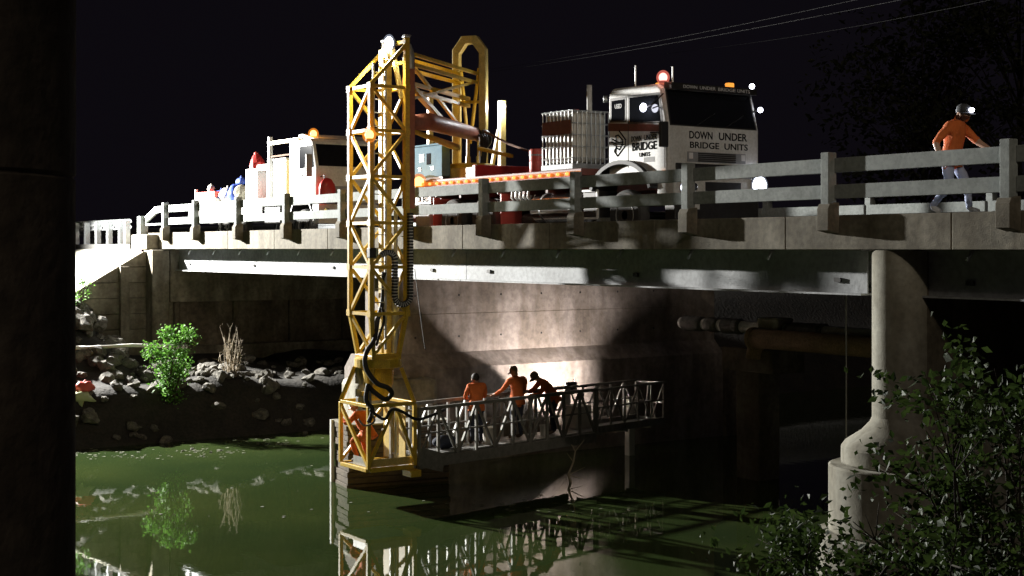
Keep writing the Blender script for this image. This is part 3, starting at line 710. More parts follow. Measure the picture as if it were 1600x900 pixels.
for z, zb_ in ((9.40, 9.42), (9.24, 9.24)):
    mk('boom_chord', MB().bar(zz(A0 + bd * 0.12, z), zz(B0 - bd * 0.1, zb_), 0.085), YEL, boom)
mk('boom_diagonal', MB().bar(zz(A0 + bd * 0.14, 9.85), zz(B0 - bd * 0.4 , 8.55), 0.07), YEL, boom)
mk('boom_diagonal', MB().bar(zz(A0 + bd * 0.14, 9.34), zz(B0 - bd * 1.4, 8.55), 0.14, 0.1), YEL, boom)
mk('boom_diagonal', MB().bar(zz(A0 + bd * 0.14 , 9.05), zz(B0 - bd * 0.1 + bw * 0.2, 9.85), 0.06), YEL, boom)
# arch
def arch_pts(w, h0, h1, ch): return [(-w, h0), (-w, h1 - ch), (-w + ch * 0.75, h1), (w - ch * 0.75, h1), (w, h1 - ch), (w, h0)]
o_, i_ = arch_pts(0.45, 7.36, 11.02, 0.34), arch_pts(0.27, 7.36, 10.82, 0.25)
am = MB(); vs = []
for (u, z) in o_ + i_:
    for s_ in (-0.11, 0.11): vs.append(zz(B0, 0) + bw * u + bd * s_ + Vector((0, 0, z)))
n = 6; idx = lambda r, i, s: (r * n + i) * 2 + s
fs = []
for i in range(n - 1):
    fs += [(idx(0,i,0), idx(0,i+1,0), idx(1,i+1,0), idx(1,i,0)), (idx(0,i,1), idx(1,i,1), idx(1,i+1,1), idx(0,i+1,1)),
           (idx(0,i,0), idx(0,i,1), idx(0,i+1,1), idx(0,i+1,0)), (idx(1,i,0), idx(1,i+1,0), idx(1,i+1,1), idx(1,i,1))]
fs += [(idx(0,0,0), idx(1,0,0), idx(1,0,1), idx(0,0,1)), (idx(0,5,0), idx(0,5,1), idx(1,5,1), idx(1,5,0))]
am.add(vs, fs); mk('arch', am, YELP, boom, bevel=0.02)
for z in (9.35, 8.5): mk('arch_bar', MB().bar(zz(B0 - bw * 0.27, z), zz(B0 + bw * 0.27, z), 0.06), YEL, boom)
mk('arch_brace', MB().bar(zz(B0 - bw * 0.25, 10.2), zz(B0 - bw * 0.05, 8.3), 0.06), YEL, boom)
mk('arch_brace', MB().bar(zz(B0 + bw * 0.24, 10.2), zz(B0 + bw * 0.0, 8.3), 0.06), YEL, boom)
mk('lift_arm', MB().tube([zz(A0 + bd * 0.2, 8.52), zz(A0 + bd * 1.2, 8.62), zz(B0 + bd * 0.1 + bw * .2, 8.52)], [0.17, 0.21, 0.17], 14), BROWNCYL, boom, True)
mk('lift_arm', MB().tube([zz(A0 + bd * 0.3, 8.32), zz(B0 - bd * 0.9, 8.14)], [0.05, 0.09], 12), YEL, boom, True)
mk('arm_knuckle', MB().ball(zz(B0 + bw * 0.42 - bd * 0.1, 8.40), 0.2, 12, 8, (1, 1, 1.2)), DARKM, boom, True)
for u, m_ in ((0.34, CHROME), (0.05, YELP), (0.46, BLACK)):
    c = B0 + bw * u - bd * 0.28
    mk('hydraulic_ram', MB().tube([zz(c, 7.5), zz(c, 7.95), zz(c, 7.951), zz(c, 8.45)], [0.07, 0.07, 0.045, 0.045], 10), m_, boom)
for k in range(4):
    c = B0 + bw * (0.3 + 0.07 * k) - bd * 0.32
    mk('hose', MB().tube([zz(c + bw * .05, 8.5), zz(c + bw * (0.18 - .03 * k) , 8.35), zz(c + bw * (0.14 - .04 * k), 7.9), zz(c, 7.45)], 0.022, 6), BLACK, boom, True)
mk('base_frame', MB().box(-30.9, -28.6, 1.55, 3.2, 7.352, 7.62), YELP, boom, bevel=0.02)
mk('base_end', MB().box(-28.598, -28.45, 1.5, 3.25, 7.352, 7.66), REDP, boom, bevel=0.02)
mk('turntable', MB().lathe([(0.62, 7.622), (0.62, 7.74), (0.5, 7.78)], (-30.0, 2.4, 0), 'Z', 28), YEL, boom)
for s_ in (-1, 1):
    for q_ in (-0.16, 0.16):
        mk('arch_gusset', MB().prism([(-0.1, 7.36), (0.1, 7.36), (0.02, 7.62), (-0.02, 7.62)], 'Y', B0.y - 0.6 + q_ * 0.1, B0.y - 0.56 + q_ * 0.1) if False else MB().bar(zz(B0 + bw * 0.36 * s_ + bd * (-0.2 + q_), 7.36), zz(B0 + bw * 0.36 * s_ - bd * 0.1, 7.75), 0.05), YEL, boom)
lp = atY(784, 200, 3.35)
mk('lamp_pole', MB().box(lp.x - 0.085, lp.x + 0.085, 3.27, 3.43, 7.36, 5.65 + (388 - 157) / FPX * (lp - CAM).dot(FWD)), YELP, boom, bevel=0.015)
pz = 5.65 + (388 - 166) / FPX * (lp - CAM).dot(FWD)
mk('pole_prop', MB().bar((lp.x - 0.35, 3.2, 7.4), (lp.x - 0.06, 3.3, 8.7), 0.08), YELP, boom)
lc = Vector((lp.x + 0.16, 3.27, pz - 0.02))
mk('lamp_lens', MB().ball(lc, 0.07, 10, 8), E_WHITE, boom, True)
lamp('pole_light', 'POINT', lc + Vector((0.12, -0.1, -0.02)), 60, (0.95, 0.97, 1), 0.07)
p2 = atY(672, 190, 3.35)
mk('rear_pole', MB().box(p2.x - 0.07, p2.x + 0.07, 3.28, 3.42, 7.36, 5.65 + (388 - 152) / FPX * (p2 - CAM).dot(FWD)), YELP, boom, bevel=0.015)
mk('stay_rod', MB().tube([atY(757, 205, 2.2), atY(795, 225, 2.4), atY(832, 238, 2.4)], 0.03, 8), RUST, boom)
mk('stay_rod', MB().tube([atY(748, 232, 2.0), atY(800, 244, 2.2)], 0.05, 8), YEL, boom)

# ================================================================== GANGWAY
gd = Vector((-0.21, 0.978, 0)).normalized(); gw = Vector((-0.978, -0.21, 0)).normalized()
G0 = Vector((-27.22, -0.80, 0))
gang = thing('work_gangway', (G0.x, G0.y, 0.72), 'long grey aluminium truss gangway reaching from the mast base under the bridge', 'gangway')
def G(t, w, z): return G0 + gd * t + gw * w + Vector((0, 0, z))
GW = 0.95
for w in (0.0, GW):
    for t0, t1, zb, zt, s_ in ((0.0, 6.1, 0.84, 2.05, 1.0), (6.15, 8.95, 1.02, 2.04, 0.75)):
        mk('top_rail', MB().bar(G(t0, w, zt), G(t1, w, zt), 0.075 * s_), ALU_D, gang)
        mk('knee_rail', MB().bar(G(t0, w, (zb + zt) / 2 + 0.05), G(t1, w, (zb + zt) / 2 + 0.05), 0.035), ALU_D, gang)
        mk('bottom_beam', MB().bar(G(t0, w, zb), G(t1, w, zb), 0.08, 0.24 * s_), ALU_D, gang)
        nb = int(round((t1 - t0) / 0.60)); st_ = (t1 - t0) / nb
        for i in range(nb + 1):
            t = t0 + st_ * i; e = 0.03 if i == 0 else (-0.03 if i == nb else 0)
            mk('upright', MB().bar(G(t + e, w, zb + 0.12 * s_), G(t + e, w, zt - 0.038 * s_), 0.06 * s_), ALU_D if w == 0 else ALU, gang)  # near side takes the darker metal: its shade put into the colour
            if i < nb:
                u = (i + (1 if w else 0)) % 2 == 0
                a, b = (zb + 0.14, zt - 0.05) if u else (zt - 0.05, zb + 0.14)
                mk('diagonal', MB().bar(G(t + 0.04, w, a), G(t + st_ - 0.04, w, b), 0.05 * s_), ALU_D if w == 0 else ALU, gang)  # same darker metal for the shaded near side
for i in range(10):
    mk('floor_panel', MB().bar(G(i * 0.895 + 0.01, GW / 2, 0.985), G(i * 0.895 + 0.885, GW / 2, 0.985), GW - 0.1, 0.03), ALU, gang)
for t, z in ((8.93, 1.05), (8.93, 2.02), (8.93, 1.5), (0.02, 2.0)):
    mk('end_bar', MB().bar(G(t, 0.04, z), G(t, GW - 0.04, z), 0.05), ALU, gang)
for w in (0.3, 0.62): mk('end_upright', MB().bar(G(8.93, w, 1.07), G(8.93, w + (0.15 if w < .5 else -.1), 2.0), 0.035), ALU, gang)
for i in range(9): mk('floor_joist', MB().bar(G(0.3 + i * 1.02, 0.05, 0.90), G(0.3 + i * 1.02, GW - 0.05, 0.90), 0.06, 0.1), ALU_D, gang)
mk('splice_plate', MB().bar(G(5.9, -0.04, 1.55), G(6.35, -0.04, 1.55), 0.03, 1.2), ALU_D, gang) if False else None
mk('base_gusset', MB().bar(G(0.0, -0.045, 1.0), G(0.75, -0.045, 0.78), 0.02, 0.42), ALU_D, gang)
mk('tube_leg', MB().bar(G(-0.02, 0.12, 0.74), G(-0.02, 0.12, 2.1), 0.06), ALU, gang)
# loose things carried on the gangway
def bucket(t, w, label, m, r=0.15, h=0.32):
    c = G(t, w, 1.002); o = thing('bucket', c, label, 'bucket')
    mk('pail', MB().lathe([(r * 0.8, 0), (r, h), (r * 1.06, h), (r * 1.06, h - 0.03), (r * 0.93, h - 0.02), (r * 0.76, 0.02)], c, 'Z', 16), m, o)
    mk('handle', MB().tube([c + Vector((r * math.cos(a), 0, h - 0.02 + 0.14 * math.sin(a))) for a in [math.pi * k / 8 for k in range(9)]], 0.006, 5), GALV, o)
bucket(2.55, 0.3, 'beige bucket on the gangway floor between the two standing workers', IBCP, 0.17, 0.4)
bucket(4.55, 0.35, 'small white bucket on the gangway floor near the bending worker', PVC, 0.12, 0.26)
c = G(6.2, 0.65, 1.002); tb = thing('tool_crate', c, 'white plastic tool crate standing upright on the gangway', 'crate')
mk('body', MB().box(c.x - 0.22, c.x + 0.22, c.y - 0.25, c.y + 0.25, 1.002, 1.55), PVC, tb, bevel=0.03)
mk('lid', MB().box(c.x - 0.23, c.x + 0.23, c.y - 0.26, c.y + 0.26, 1.553, 1.60), PVC, tb, bevel=0.02)
c = G(1.3, 0.5, 1.002); bg_ = thing('duffel_bag', c, 'dark tool bag on the gangway beside the first worker', 'bag')
mk('body', MB().ball((c.x, c.y, c.z + 0.15), 0.26, 12, 8, (0.8, 1.3, 0.6)), NAVY, bg_, True)
mk('strap', MB().tube([(c.x, c.y - .25, c.z + .2), (c.x, c.y - .1, c.z + .36), (c.x, c.y + .1, c.z + .36), (c.x, c.y + .25, c.z + .2)], 0.015, 6), BLACK, bg_)
# work lamp at the wall side of the gangway
WL = Vector((-30.25, 5.65, 1.95))
wl = thing('work_lamp', (WL.x, WL.y, 1.9), 'work lamp on an arm behind the gangway shining at the pier wall', 'lamp')
mk('arm', MB().bar((WL.x + 0.13, WL.y, 2.0), (WL.x + 0.80, WL.y - 0.05, 2.03), 0.04), DARKM, wl)
mk('housing', MB().box(WL.x + 0.0, WL.x + 0.12, WL.y - 0.16, WL.y + 0.16, WL.z - 0.1, WL.z + 0.14), DARKM, wl, bevel=0.02)
mk('lens', MB().box(WL.x - 0.016, WL.x - 0.004, WL.y - 0.14, WL.y + 0.14, WL.z - 0.08, WL.z + 0.12), E_WHITE, wl)
mk('light_flap', MB().bar((WL.x - 0.02, WL.y, WL.z - 0.11), (WL.x - 0.36, WL.y, WL.z - 0.21), 0.9, 0.008), DARKM, wl)  # unseen flap added to keep the lamp's light off the wall foot
mk('light_flap', MB().add([(WL.x - .02, WL.y + .17, WL.z - .1), (WL.x - .40, WL.y + .42, WL.z - .2), (WL.x - .40, WL.y + .42, WL.z + .20), (WL.x - .02, WL.y + .17, WL.z + .20), (WL.x - .02, WL.y + .18, WL.z - .1), (WL.x - .40, WL.y + .43, WL.z - .2), (WL.x - .40, WL.y + .43, WL.z + .20), (WL.x - .02, WL.y + .18, WL.z + .20)], [(0,1,2,3),(7,6,5,4),(0,4,5,1),(1,5,6,2),(2,6,7,3),(3,7,4,0)]), DARKM, wl)  # second added flap, cuts the light towards the wall's right end
lamp('work_lamp_light', 'SPOT', WL + Vector((-0.1, 0, 0)), 720, (1.0, 0.89, 0.83), 0.07, WL + Vector((-0.6, 0.55, 0.67)), 176, 0.06)
# ================================================================== INSPECTION TRUCK
TY0, TY1 = 1.22, 3.66
truck = thing('inspection_truck', (-26, 2.4, ROAD), 'white cab-over bridge inspection truck with black lettering, headlights on, facing right', 'truck')
XB, XF = -22.92, -21.05
prof = [(XB, 7.02), (XF - 0.02, 7.02), (XF, 7.2), (XF, 8.05), (XF - 0.19, 8.80), (XF - 0.32, 8.90), (XB + 0.12, 8.93), (XB, 8.80)]
mk('cab', MB().prism(prof, 'Y', TY0, TY1), WHITE, truck, bevel=0.05)
def side_pane(name, pxs, y, m=GLASS, dy=0.006):
    pts = [atY(px, py, y) for px, py in pxs]
    return mk(name, MB().prism([(p.x, p.z) for p in pts], 'Y', y - dy, y + 0.01), m, truck)
side_pane('door_frame', [(981, 149), (1031, 144), (1036, 192), (981, 194)], TY0, DARKM, 0.004)
side_pane('door_window', [(984, 153), (1028, 148), (1032, 189), (984, 191)], TY0, GLASS, 0.009)
side_pane('quarter_frame', [(953, 154), (979, 151), (979, 191), (953, 192)], TY0, DARKM, 0.004)
side_pane('quarter_window', [(956, 158), (976, 155), (976, 188), (956, 189)], TY0, GLASS, 0.009)
side_pane('door_seam', [(981.2, 195), (982, 195), (982, 262), (981.2, 262)], TY0, DARKM, 0.003)
side_pane('door_seam', [(1038, 195), (1038.8, 195), (1038.8, 262), (1038, 262)], TY0, DARKM, 0.003)
side_pane('shadow_band', [(950.5, 192.5), (1041, 194.5), (1041, 205), (950.5, 205)], TY0, CHASS, 0.0025)  # cast shadow across the white door, painted as a dark red-brown strip
side_pane('door_handle', [(1018, 206), (1030, 206), (1030, 208.5), (1018, 208.5)], TY0, DARKM, 0.04)
text_obj('window_sticker', 'USED', WHITET, truck, atY(966, 166, TY0 - 0.012), 0.22, 0.09, '-Y')
def yz(px, py, y): return atY(px, py, y)
def words(s):
    out = []; k = 0; n = len(s)
    for w in s.split(): out.append((w, k / n, (k + len(w) - 0.1) / n)); k += len(w) + 1
    return out
def side_text(s, px0, px1, py0, py1, fat, m=BLACKT):
    a = atY(px0, (py0 + py1) / 2, TY0); b = atY(px1, (py0 + py1) / 2, TY0); t = atY((px0 + px1) / 2, py0, TY0); u = atY((px0 + px1) / 2, py1, TY0)
    for w_, c0, c1 in words(s): text_obj('lettering', w_, m, truck, (a.x + (b.x - a.x) * (c0 + c1) / 2, TY0 - 0.003, (t.z + u.z) / 2), (b.x - a.x) * (c1 - c0), t.z - u.z, '-Y', 0.003, fat)
side_text('DOWN UNDER', 986.5, 1027, 211, 219.5, 0.0)
side_text('BRIDGE', 988, 1027, 221.5, 234.5, 0.018)
side_text('UNITS', 999, 1016, 238, 244.5, 0.01)
side_pane('number_patch', [(1006, 246), (1023, 244.5), (1023, 252.5), (1006, 253.5)], TY0, DARKM, 0.003)
lg = [(967, 204), (978, 219), (977, 228), (965, 244), (959.5, 236), (963, 231), (968, 234), (973, 225), (973, 219), (966, 211), (961, 213)]
def stroke(pts, w=0.03):
    mb = MB()
    for a, b in zip(pts[:-1], pts[1:]):
        A, B = atY(*a, TY0 - 0.003), atY(*b, TY0 - 0.003); mb.bar(A, B, w, 0.004, up=(0, 1, 0)) if False else mb.bar(A, B, 0.004, w)
    return mk('emblem_line', mb, BLACKT, truck)
stroke(lg); stroke([(954, 221.5), (962, 225), (975, 226)], 0.022); stroke([(956, 217), (966, 222.5), (974, 222)], 0.02)
stroke([(958, 226), (964, 229), (970, 229)], 0.016); stroke([(963, 212), (962, 238)], 0.014)
# front
def front_pane(name, pxs, x, m, dx=0.006, tilt=False):
    pts = []
    for px, py in pxs:
        p = atX(px, py, x)
        if tilt: p = atX(px, py, x - 0.19 * max(0, (p.z - 8.05)) / 0.75)
        pts.append(p)
    n = len(pts); vs = [p + Vector((dx, 0, 0)) for p in pts] + [p - Vector((0.01, 0, 0)) for p in pts]
    return mk(name, MB().add(vs, [tuple(range(n)), tuple(range(2*n-1, n-1, -1))] + [(i, n+i, n+(i+1) % n, (i+1) % n) for i in range(n)]), m, truck)
def fy(y, z, x=XF): return x
def fpane(name, y0, y1, z0, z1, m, dx=0.006, inset=0.0):
    xa = lambda z: XF - 0.19 * max(0, z - 8.05) / 0.75
    vs = []
    for e in (dx, -0.01):
        vs += [(xa(z0) + e, y0, z0), (xa(z0) + e, y1, z0), (xa(z1) + e, y1 - inset, z1), (xa(z1) + e, y0 + inset, z1)]
    return mk(name, MB().add(vs, [(0,1,2,3),(7,6,5,4),(0,4,5,1),(1,5,6,2),(2,6,7,3),(3,7,4,0)]), m, truck)
fpane('windscreen_seal', TY0 + 0.06, TY1 - 0.06, 8.06, 8.78, BLACK, 0.005, 0.03)
fpane('windscreen', TY0 + 0.10, TY1 - 0.10, 8.09, 8.75, GLASS, 0.010, 0.03)
for k in (0.3, 0.62):
    y = TY0 + (TY1 - TY0) * k
    mk('wiper', MB().bar((XF + 0.025, y, 8.08), (XF - 0.05, y + 0.55, 8.35), 0.015), BLACK, truck)
mk('sun_visor', MB().prism([(XF - 0.22, 8.80), (XF + 0.02, 8.77), (XF + 0.03, 8.90), (XF - 0.2, 8.93)], 'Y', TY0 + 0.08, TY1 - 0.08), DARKM, truck, bevel=0.01)
for wd, y_, w_ in (('DOWN', 1.78, .36), ('UNDER', 2.24, .42), ('BRIDGE', 2.75, .46), ('UNITS', 3.21, .34)): text_obj('visor_lettering', wd, WHITET, truck, (XF + 0.027, y_, 8.835), w_, 0.065, '+X', 0.003)
def front_text(s, px0, px1, py0, py1, fat):
    a = atX(px0, (py0 + py1) / 2, XF); b = atX(px1, (py0 + py1) / 2, XF); t = atX((px0 + px1) / 2, py0, XF); u = atX((px0 + px1) / 2, py1, XF)
    for w_, c0, c1 in words(s): text_obj('lettering', w_, BLACKT, truck, (XF + 0.003, a.y + (b.y - a.y) * (c0 + c1) / 2, (t.z + u.z) / 2), (b.y - a.y) * (c1 - c0), t.z - u.z, '+X', 0.003, fat)
front_text('DOWN UNDER', 1077, 1168, 207, 219, 0.018)
front_text('BRIDGE UNITS', 1078, 1169, 223.5, 233.5, 0.015)
fpane('grille_panel', 1.72, 3.28, 7.36, 7.56, GREYP, 0.008)
for k in range(5): mk('grille_slat', MB().box(XF + 0.009, XF + 0.03, 2.0, 3.0, 7.375 + k * 0.038, 7.392 + k * 0.038), DARKM, truck)
for y in (1.76, 3.16): fpane('grille_lamp', y, y + 0.1, 7.42, 7.54, WHITET, 0.02)
mk('lower_front', MB().box(XF - 0.25, XF + 0.02, TY0 + 0.2, TY1 - 0.2, 6.99, 7.33), DARKM, truck, bevel=0.02)
mk('bumper', MB().prism([(XF - 0.3, 6.62), (XF + 0.18, 6.62), (XF + 0.22, 6.70), (XF + 0.22, 7.0), (XF + 0.16, 7.06), (XF - 0.3, 7.06)], 'Y', TY0 - 0.02, TY1 + 0.02), WHITE, truck, bevel=0.03)
mk('bumper_slot', MB().box(XF + 0.21, XF + 0.226, 2.0, 2.95, 6.78, 6.96), DARKM, truck)
mk('valance', MB().box(XF - 0.2, XF + 0.1, TY0 + 0.1, TY1 - 0.1, 6.15, 6.615), DARKM, truck, bevel=0.02)
mk('number_plate', MB().box(XF + 0.101, XF + 0.112, 1.55, 1.95, 6.42, 6.55), PAINTW, truck)
for px, py, r_ in ((1068, 293, 0.095), (1185, 290, 0.18)):
    c = atX(px, py, XF + 0.225)
    mk('headlight_bezel', MB().lathe([(r_ * 1.25, 0.0), (r_ * 1.25, 0.03), (r_ * 1.05, 0.035)], c, 'X', 20), CHROME, truck)
    mk('headlight', MB().ball((c.x + 0.03, c.y, c.z), r_, 16, 10, (0.35, 1, 1)), E_HEAD, truck, True)
    mk('headlight_halo_glass', MB().ball((c.x + 0.035, c.y, c.z), r_ * 1.22, 18, 12, (0.35, 1, 1)), D_WHITE, truck, True)  # glowing shell for the headlight's halo
c = atX(1084, 292, XF + 0.225); mk('fog_lamp', MB().lathe([(0.08, 0.0), (0.08, 0.03), (0.05, 0.045)], c, 'X', 18), CHROME, truck)
lamp('headlight_light', 'SPOT', atX(1185, 290, XF + 0.45), 5000, (0.88, 0.92, 1), 0.12, (0, 2.2, 5.9), 80, 0.6)
# roof lamps, mirrors, aerials
beacon(truck, (XF - 0.28, TY0 + 0.12, 9.02), 0.085, E_RED, 5, (1, 0.4, 0.3), off=(0.1, -0.15, 0.08))
for px, py in ((1175, 135), (1188, 172)):
    c = atX(px, py, XF - 0.05); mk('marker_lamp', MB().ball(c, 0.055, 10, 8), E_SMALL, truck, True)
    mk('marker_arm', MB().bar((c.x - 0.02, c.y - 0.03, c.z), (c.x - 0.05, TY1 - 0.08, c.z - 0.05), 0.03), DARKM, truck)
c = atY(1005, 168, TY0 - 0.16); mk('window_glow', MB().ball(c, 0.085, 12, 8, (1, 0.6, 1)), E_SMALL, truck, True)  # glowing ball added for the bright spot in the door window
mk('mirror_arm', MB().tube([(c.x, c.y + 0.06, c.z), (c.x + 0.25, TY0 - 0.12, c.z + 0.05), (XF - 0.1, TY0 - 0.02, c.z + 0.25)], 0.014, 6), DARKM, truck)
mk('mirror', MB().box(XF - 0.02, XF + 0.06, TY0 - 0.22, TY0 - 0.02, 7.62, 8.12), BLACK, truck, bevel=0.02)
mk('side_indicator', MB().box(XF - 0.16, XF - 0.08, TY0 - 0.03, TY0 - 0.002, 7.10, 7.18), AMBERL, truck)
for px, py0, py1, w in ((921, 133, 155, 0.06), (946, 150, 160, 0.05)):
    a = atY(px, py0, 2.0); b = atY(px, py1, 2.0)
    mk('air_intake', MB().tube([(a.x, 2.0, 7.4 if w > .055 else b.z), (a.x, 2.0, a.z)], w, 10), WHITE if w > .055 else GALV, truck, True)
rl = [(993, 102, 130), (1051, 104, 118)]
for px, py0, py1 in rl:
    a = atY(px, py0, 2.3); mk('aerial', MB().tube([(a.x, 2.3, 8.9), (a.x, 2.3, a.z)], 0.02, 6), GALV, truck)
a = atY(1000, 122, 2.2); mk('air_horn', MB().lathe([(0.03, -0.35), (0.035, 0), (0.10, 0.15)], (a.x, 2.2, 9.02), 'X', 12), CHROME, truck)
a = atY(1046, 112, 2.2); mk('roof_bar', MB().box(a.x - 0.1, a.x + 0.02, 1.9, 2.5, 8.93, 9.04), AMBERL, truck, bevel=0.02)
a = atX(1140, 118, XF - 0.3); mk('roof_lamp', MB().box(a.x - 0.06, a.x + 0.06, a.y - 0.08, a.y + 0.08, 8.93, 9.03), AMBERL, truck, bevel=0.02)
# wheel arch flare
cxw = -22.45
arc = [(cxw + 1.02 * math.cos(t), 6.72 + 0.72 * math.sin(t)) for t in [R(12 + 156 * k / 14) for k in range(15)]]
arc2 = [(cxw + 0.94 * math.cos(t), 6.70 + 0.66 * math.sin(t)) for t in [R(12 + 156 * k / 14) for k in range(15)]][::-1]
autosmooth(mk('mudguard', MB().prism(arc + arc2, 'Y', TY0 - 0.10, TY0 + 0.55), BLACK, truck))
mk('mudguard_bracket', MB().bar((cxw - 0.95, TY0 - 0.05, 7.0), (cxw - 0.72, TY0 - 0.05, 7.18), 0.06), ALU, truck)
# wheels
def make_wheel(parent, x, y, z, r=0.52, sub=True, rimcol=ALU):
    ty = MB().lathe([(0.30, -0.13), (r * 0.88, -0.145), (r * 0.97, -0.115), (r, -0.06), (r, 0.06), (r * 0.97, 0.115), (r * 0.88, 0.145), (0.30, 0.13)], (x, y, z), 'Y', 32)
    w = autosmooth(mk('wheel', ty, TYRE, parent), 30)
    rim = MB().lathe([(0.295, -0.10), (0.29, -0.14), (0.265, -0.13), (0.25, -0.03), (0.14, -0.015), (0.13, -0.10), (0.09, -0.13), (0.01, -0.13)], (x, y, z), 'Y', 24)
    mk('rim', rim, rimcol, w)
    if sub:
        for k in range(8):
            t = 2 * math.pi * k / 8
            mk('hand_hole', MB().lathe([(0.042, -0.045), (0.042, -0.030)], (x + 0.2 * math.cos(t), y, z + 0.2 * math.sin(t)), 'Y', 10), BLACK, w)
    return w
for y in (TY0 + 0.18, TY1 - 0.18):
    make_wheel(truck, -22.45, y, ROAD + 0.525, 0.52, y < 2)
    for x in (-29.15, -27.75): make_wheel(truck, x, y, ROAD + 0.525, 0.52, False, GREYP); make_wheel(truck, x, y + (0.33 if y < 2 else -0.33), ROAD + 0.525, 0.52, False, GREYP)
for y in (2.0, 2.85): mk('chassis_rail', MB().box(-31.0, -21.4, y - 0.05, y + 0.05, 6.55, 6.85), CHASS, truck)
for x in (-29.15, -27.75, -22.45): mk('axle', MB().tube([(x, TY0 + 0.1, ROAD + 0.525), (x, TY1 - 0.1, ROAD + 0.525)], 0.08, 10), DARKM, truck)
mk('rear_mudguard', MB().prism([(-29.85, 6.9), (-29.7, 6.98), (-27.2, 6.98), (-27.05, 6.9), (-27.05, 6.93), (-27.18, 7.02), (-29.72, 7.02), (-29.85, 6.93)], 'Y', TY0, TY0 + 0.6), GREYP, truck)
mk('mud_flap', MB().box(-26.98, -26.94, TY0 + 0.02, TY0 + 0.6, 6.0, 6.9), REDPL, truck)
mk('mud_flap', MB().box(-29.98, -29.95, TY0 + 0.02, TY0 + 0.6, 6.0, 6.9), REDPL, truck)
# tray
TX0, TX1 = -31.05, -23.85
mk('tray', MB().box(TX0, TX1, TY0, TY1, 7.20, 7.348), CHASS, truck, bevel=0.015)
for x in frange(TX0 + 0.4, TX1 - 0.3, 0.9): mk('tray_bearer', MB().box(x - 0.04, x + 0.04, TY0 + 0.1, TY1 - 0.1, 6.87, 7.196), CHASS, truck)
mk('side_rail', MB().box(TX0, TX1, TY0 - 0.03, TY0 - 0.003, 7.18, 7.28), REDP, truck)
nled = 20
x0 = atY(664, 287, TY0).x; x1 = atY(904, 266, TY0).x
for k in range(nled):
    u = k / (nled - 1); x = x0 + (x1 - x0) * u
    mk('marker_light', MB().ball((x, TY0 - 0.06, 7.245), 0.048, 8, 6, (1.2, 0.6, 0.8)), E_STRIP, truck, True)
mk('glow_strip', MB().tube([(x0 - .1, TY0 - 0.055, 7.245), (x1 + .1, TY0 - 0.055, 7.245)], 0.05, 10), D_AMBER, truck, True)  # tube added to spread a glow between the marker lights
c = atY(649, 284, TY0 - 0.2); beacon(truck, (c.x, TY0 - 0.1, 7.30), 0.13, E_AMBER, 24, off=(0.05, -0.3, 0.1))
mk('sign_board', MB().box(atY(649, 310, 1.22).x, atY(673, 310, 1.22).x, TY0 + 0.0, TY0 + 0.02, 6.76, 7.0), WHITE, truck)
text_obj('sign_lettering', 'OR BASS', BLACKT, truck, (atY(661, 310, 1.22).x, TY0 - 0.002, 6.88), 0.55, 0.15, '-Y', 0.003, 0.02)
mk('rear_bumper', MB().box(-31.15, -30.9, TY0 + 0.1, TY1 - 0.1, 6.3, 6.75), CHASS, truck, bevel=0.02)
mk('tool_locker', MB().box(-30.85, -30.15, TY0 + 0.02, TY0 + 0.6, 6.2, 6.74), GREYP, truck, bevel=0.02)
# fuel tank, battery box, clutter under the tray
autosmooth(mk('fuel_tank', MB().lathe([(0.28, -0.95), (0.34, -0.90), (0.34, 0.90), (0.28, 0.95)], (-24.95, TY0 + 0.4, 6.55), 'X', 28), CHROME, truck))
for x in (-25.5, -24.4): mk('tank_strap', MB().lathe([(0.345, -0.03), (0.345, 0.03)], (x, TY0 + 0.4, 6.55), 'X', 28), GALV, truck)
mk('battery_box', MB().box(-23.85, -23.35, TY0 + 0.05, TY0 + 0.6, 6.3, 6.85), DARKM, truck, bevel=0.02)
for a, b in (((-23.87, 6.86), (-23.33, 6.86)), ((-23.33, 6.86), (-23.33, 6.28)), ((-23.87, 6.28), (-23.33, 6.28))):
    mk('box_trim', MB().bar((a[0], TY0 + 0.03, a[1]), (b[0], TY0 + 0.03, b[1]), 0.045), WHITE, truck)
for k in range(5):
    x = -26.7 + k * 0.16
    mk('air_line', MB().tube([(x, TY0 + 0.2, 7.15), (x + 0.05, TY0 + 0.12, 6.8), (x + 0.12, TY0 + 0.2, 6.65), (x + 0.16, TY0 + 0.25, 6.85)], 0.03, 7), ALU if k % 2 else WHITE, truck, True)
mk('air_tank', MB().lathe([(0.12, -0.35), (0.15, -0.3), (0.15, 0.3), (0.12, 0.35)], (-26.3, TY0 + 0.5, 6.3), 'X', 18), DARKM, truck)

# generator on the tray
gn = thing('generator', (-30.3, 1.7, 7.35), 'pale blue generator cabinet on the rear of the truck tray', 'generator')
gx0, gx1 = atY(643, 250, 1.3).x, atY(692, 250, 1.3).x
mk('cabinet', MB().box(gx0, gx1, 1.28, 1.98 - 0.46, 7.42, 8.20), BLUEG, gn, bevel=0.02) if False else mk('cabinet', MB().box(gx0, gx1, 1.28, 1.52, 7.42, 8.20), BLUEG, gn, bevel=0.02)
mk('lid', MB().box(gx0 - 0.02, gx1 + 0.02, 1.26, 1.53, 8.203, 8.25), BLUEG, gn, bevel=0.01)
mk('skid', MB().box(gx0 + 0.02, gx1 - 0.02, 1.30, 1.50, 7.352, 7.418), DARKM, gn)
gl = lambda f: gx0 + (gx1 - gx0) * f
for k in range(6): mk('louvre', MB().box(gl(.28), gl(.44), 1.272, 1.282, 7.82 + k * 0.035, 7.84 + k * 0.035), DARKM, gn)
mk('control_window', MB().box(gl(.52), gl(.64), 1.270, 1.283, 7.74, 8.02), GLASS, gn)
for f_ in (.26, .66): mk('latch', MB().box(gl(f_), gl(f_ + .07), 1.268, 1.283, 7.60, 7.68), ALU, gn)

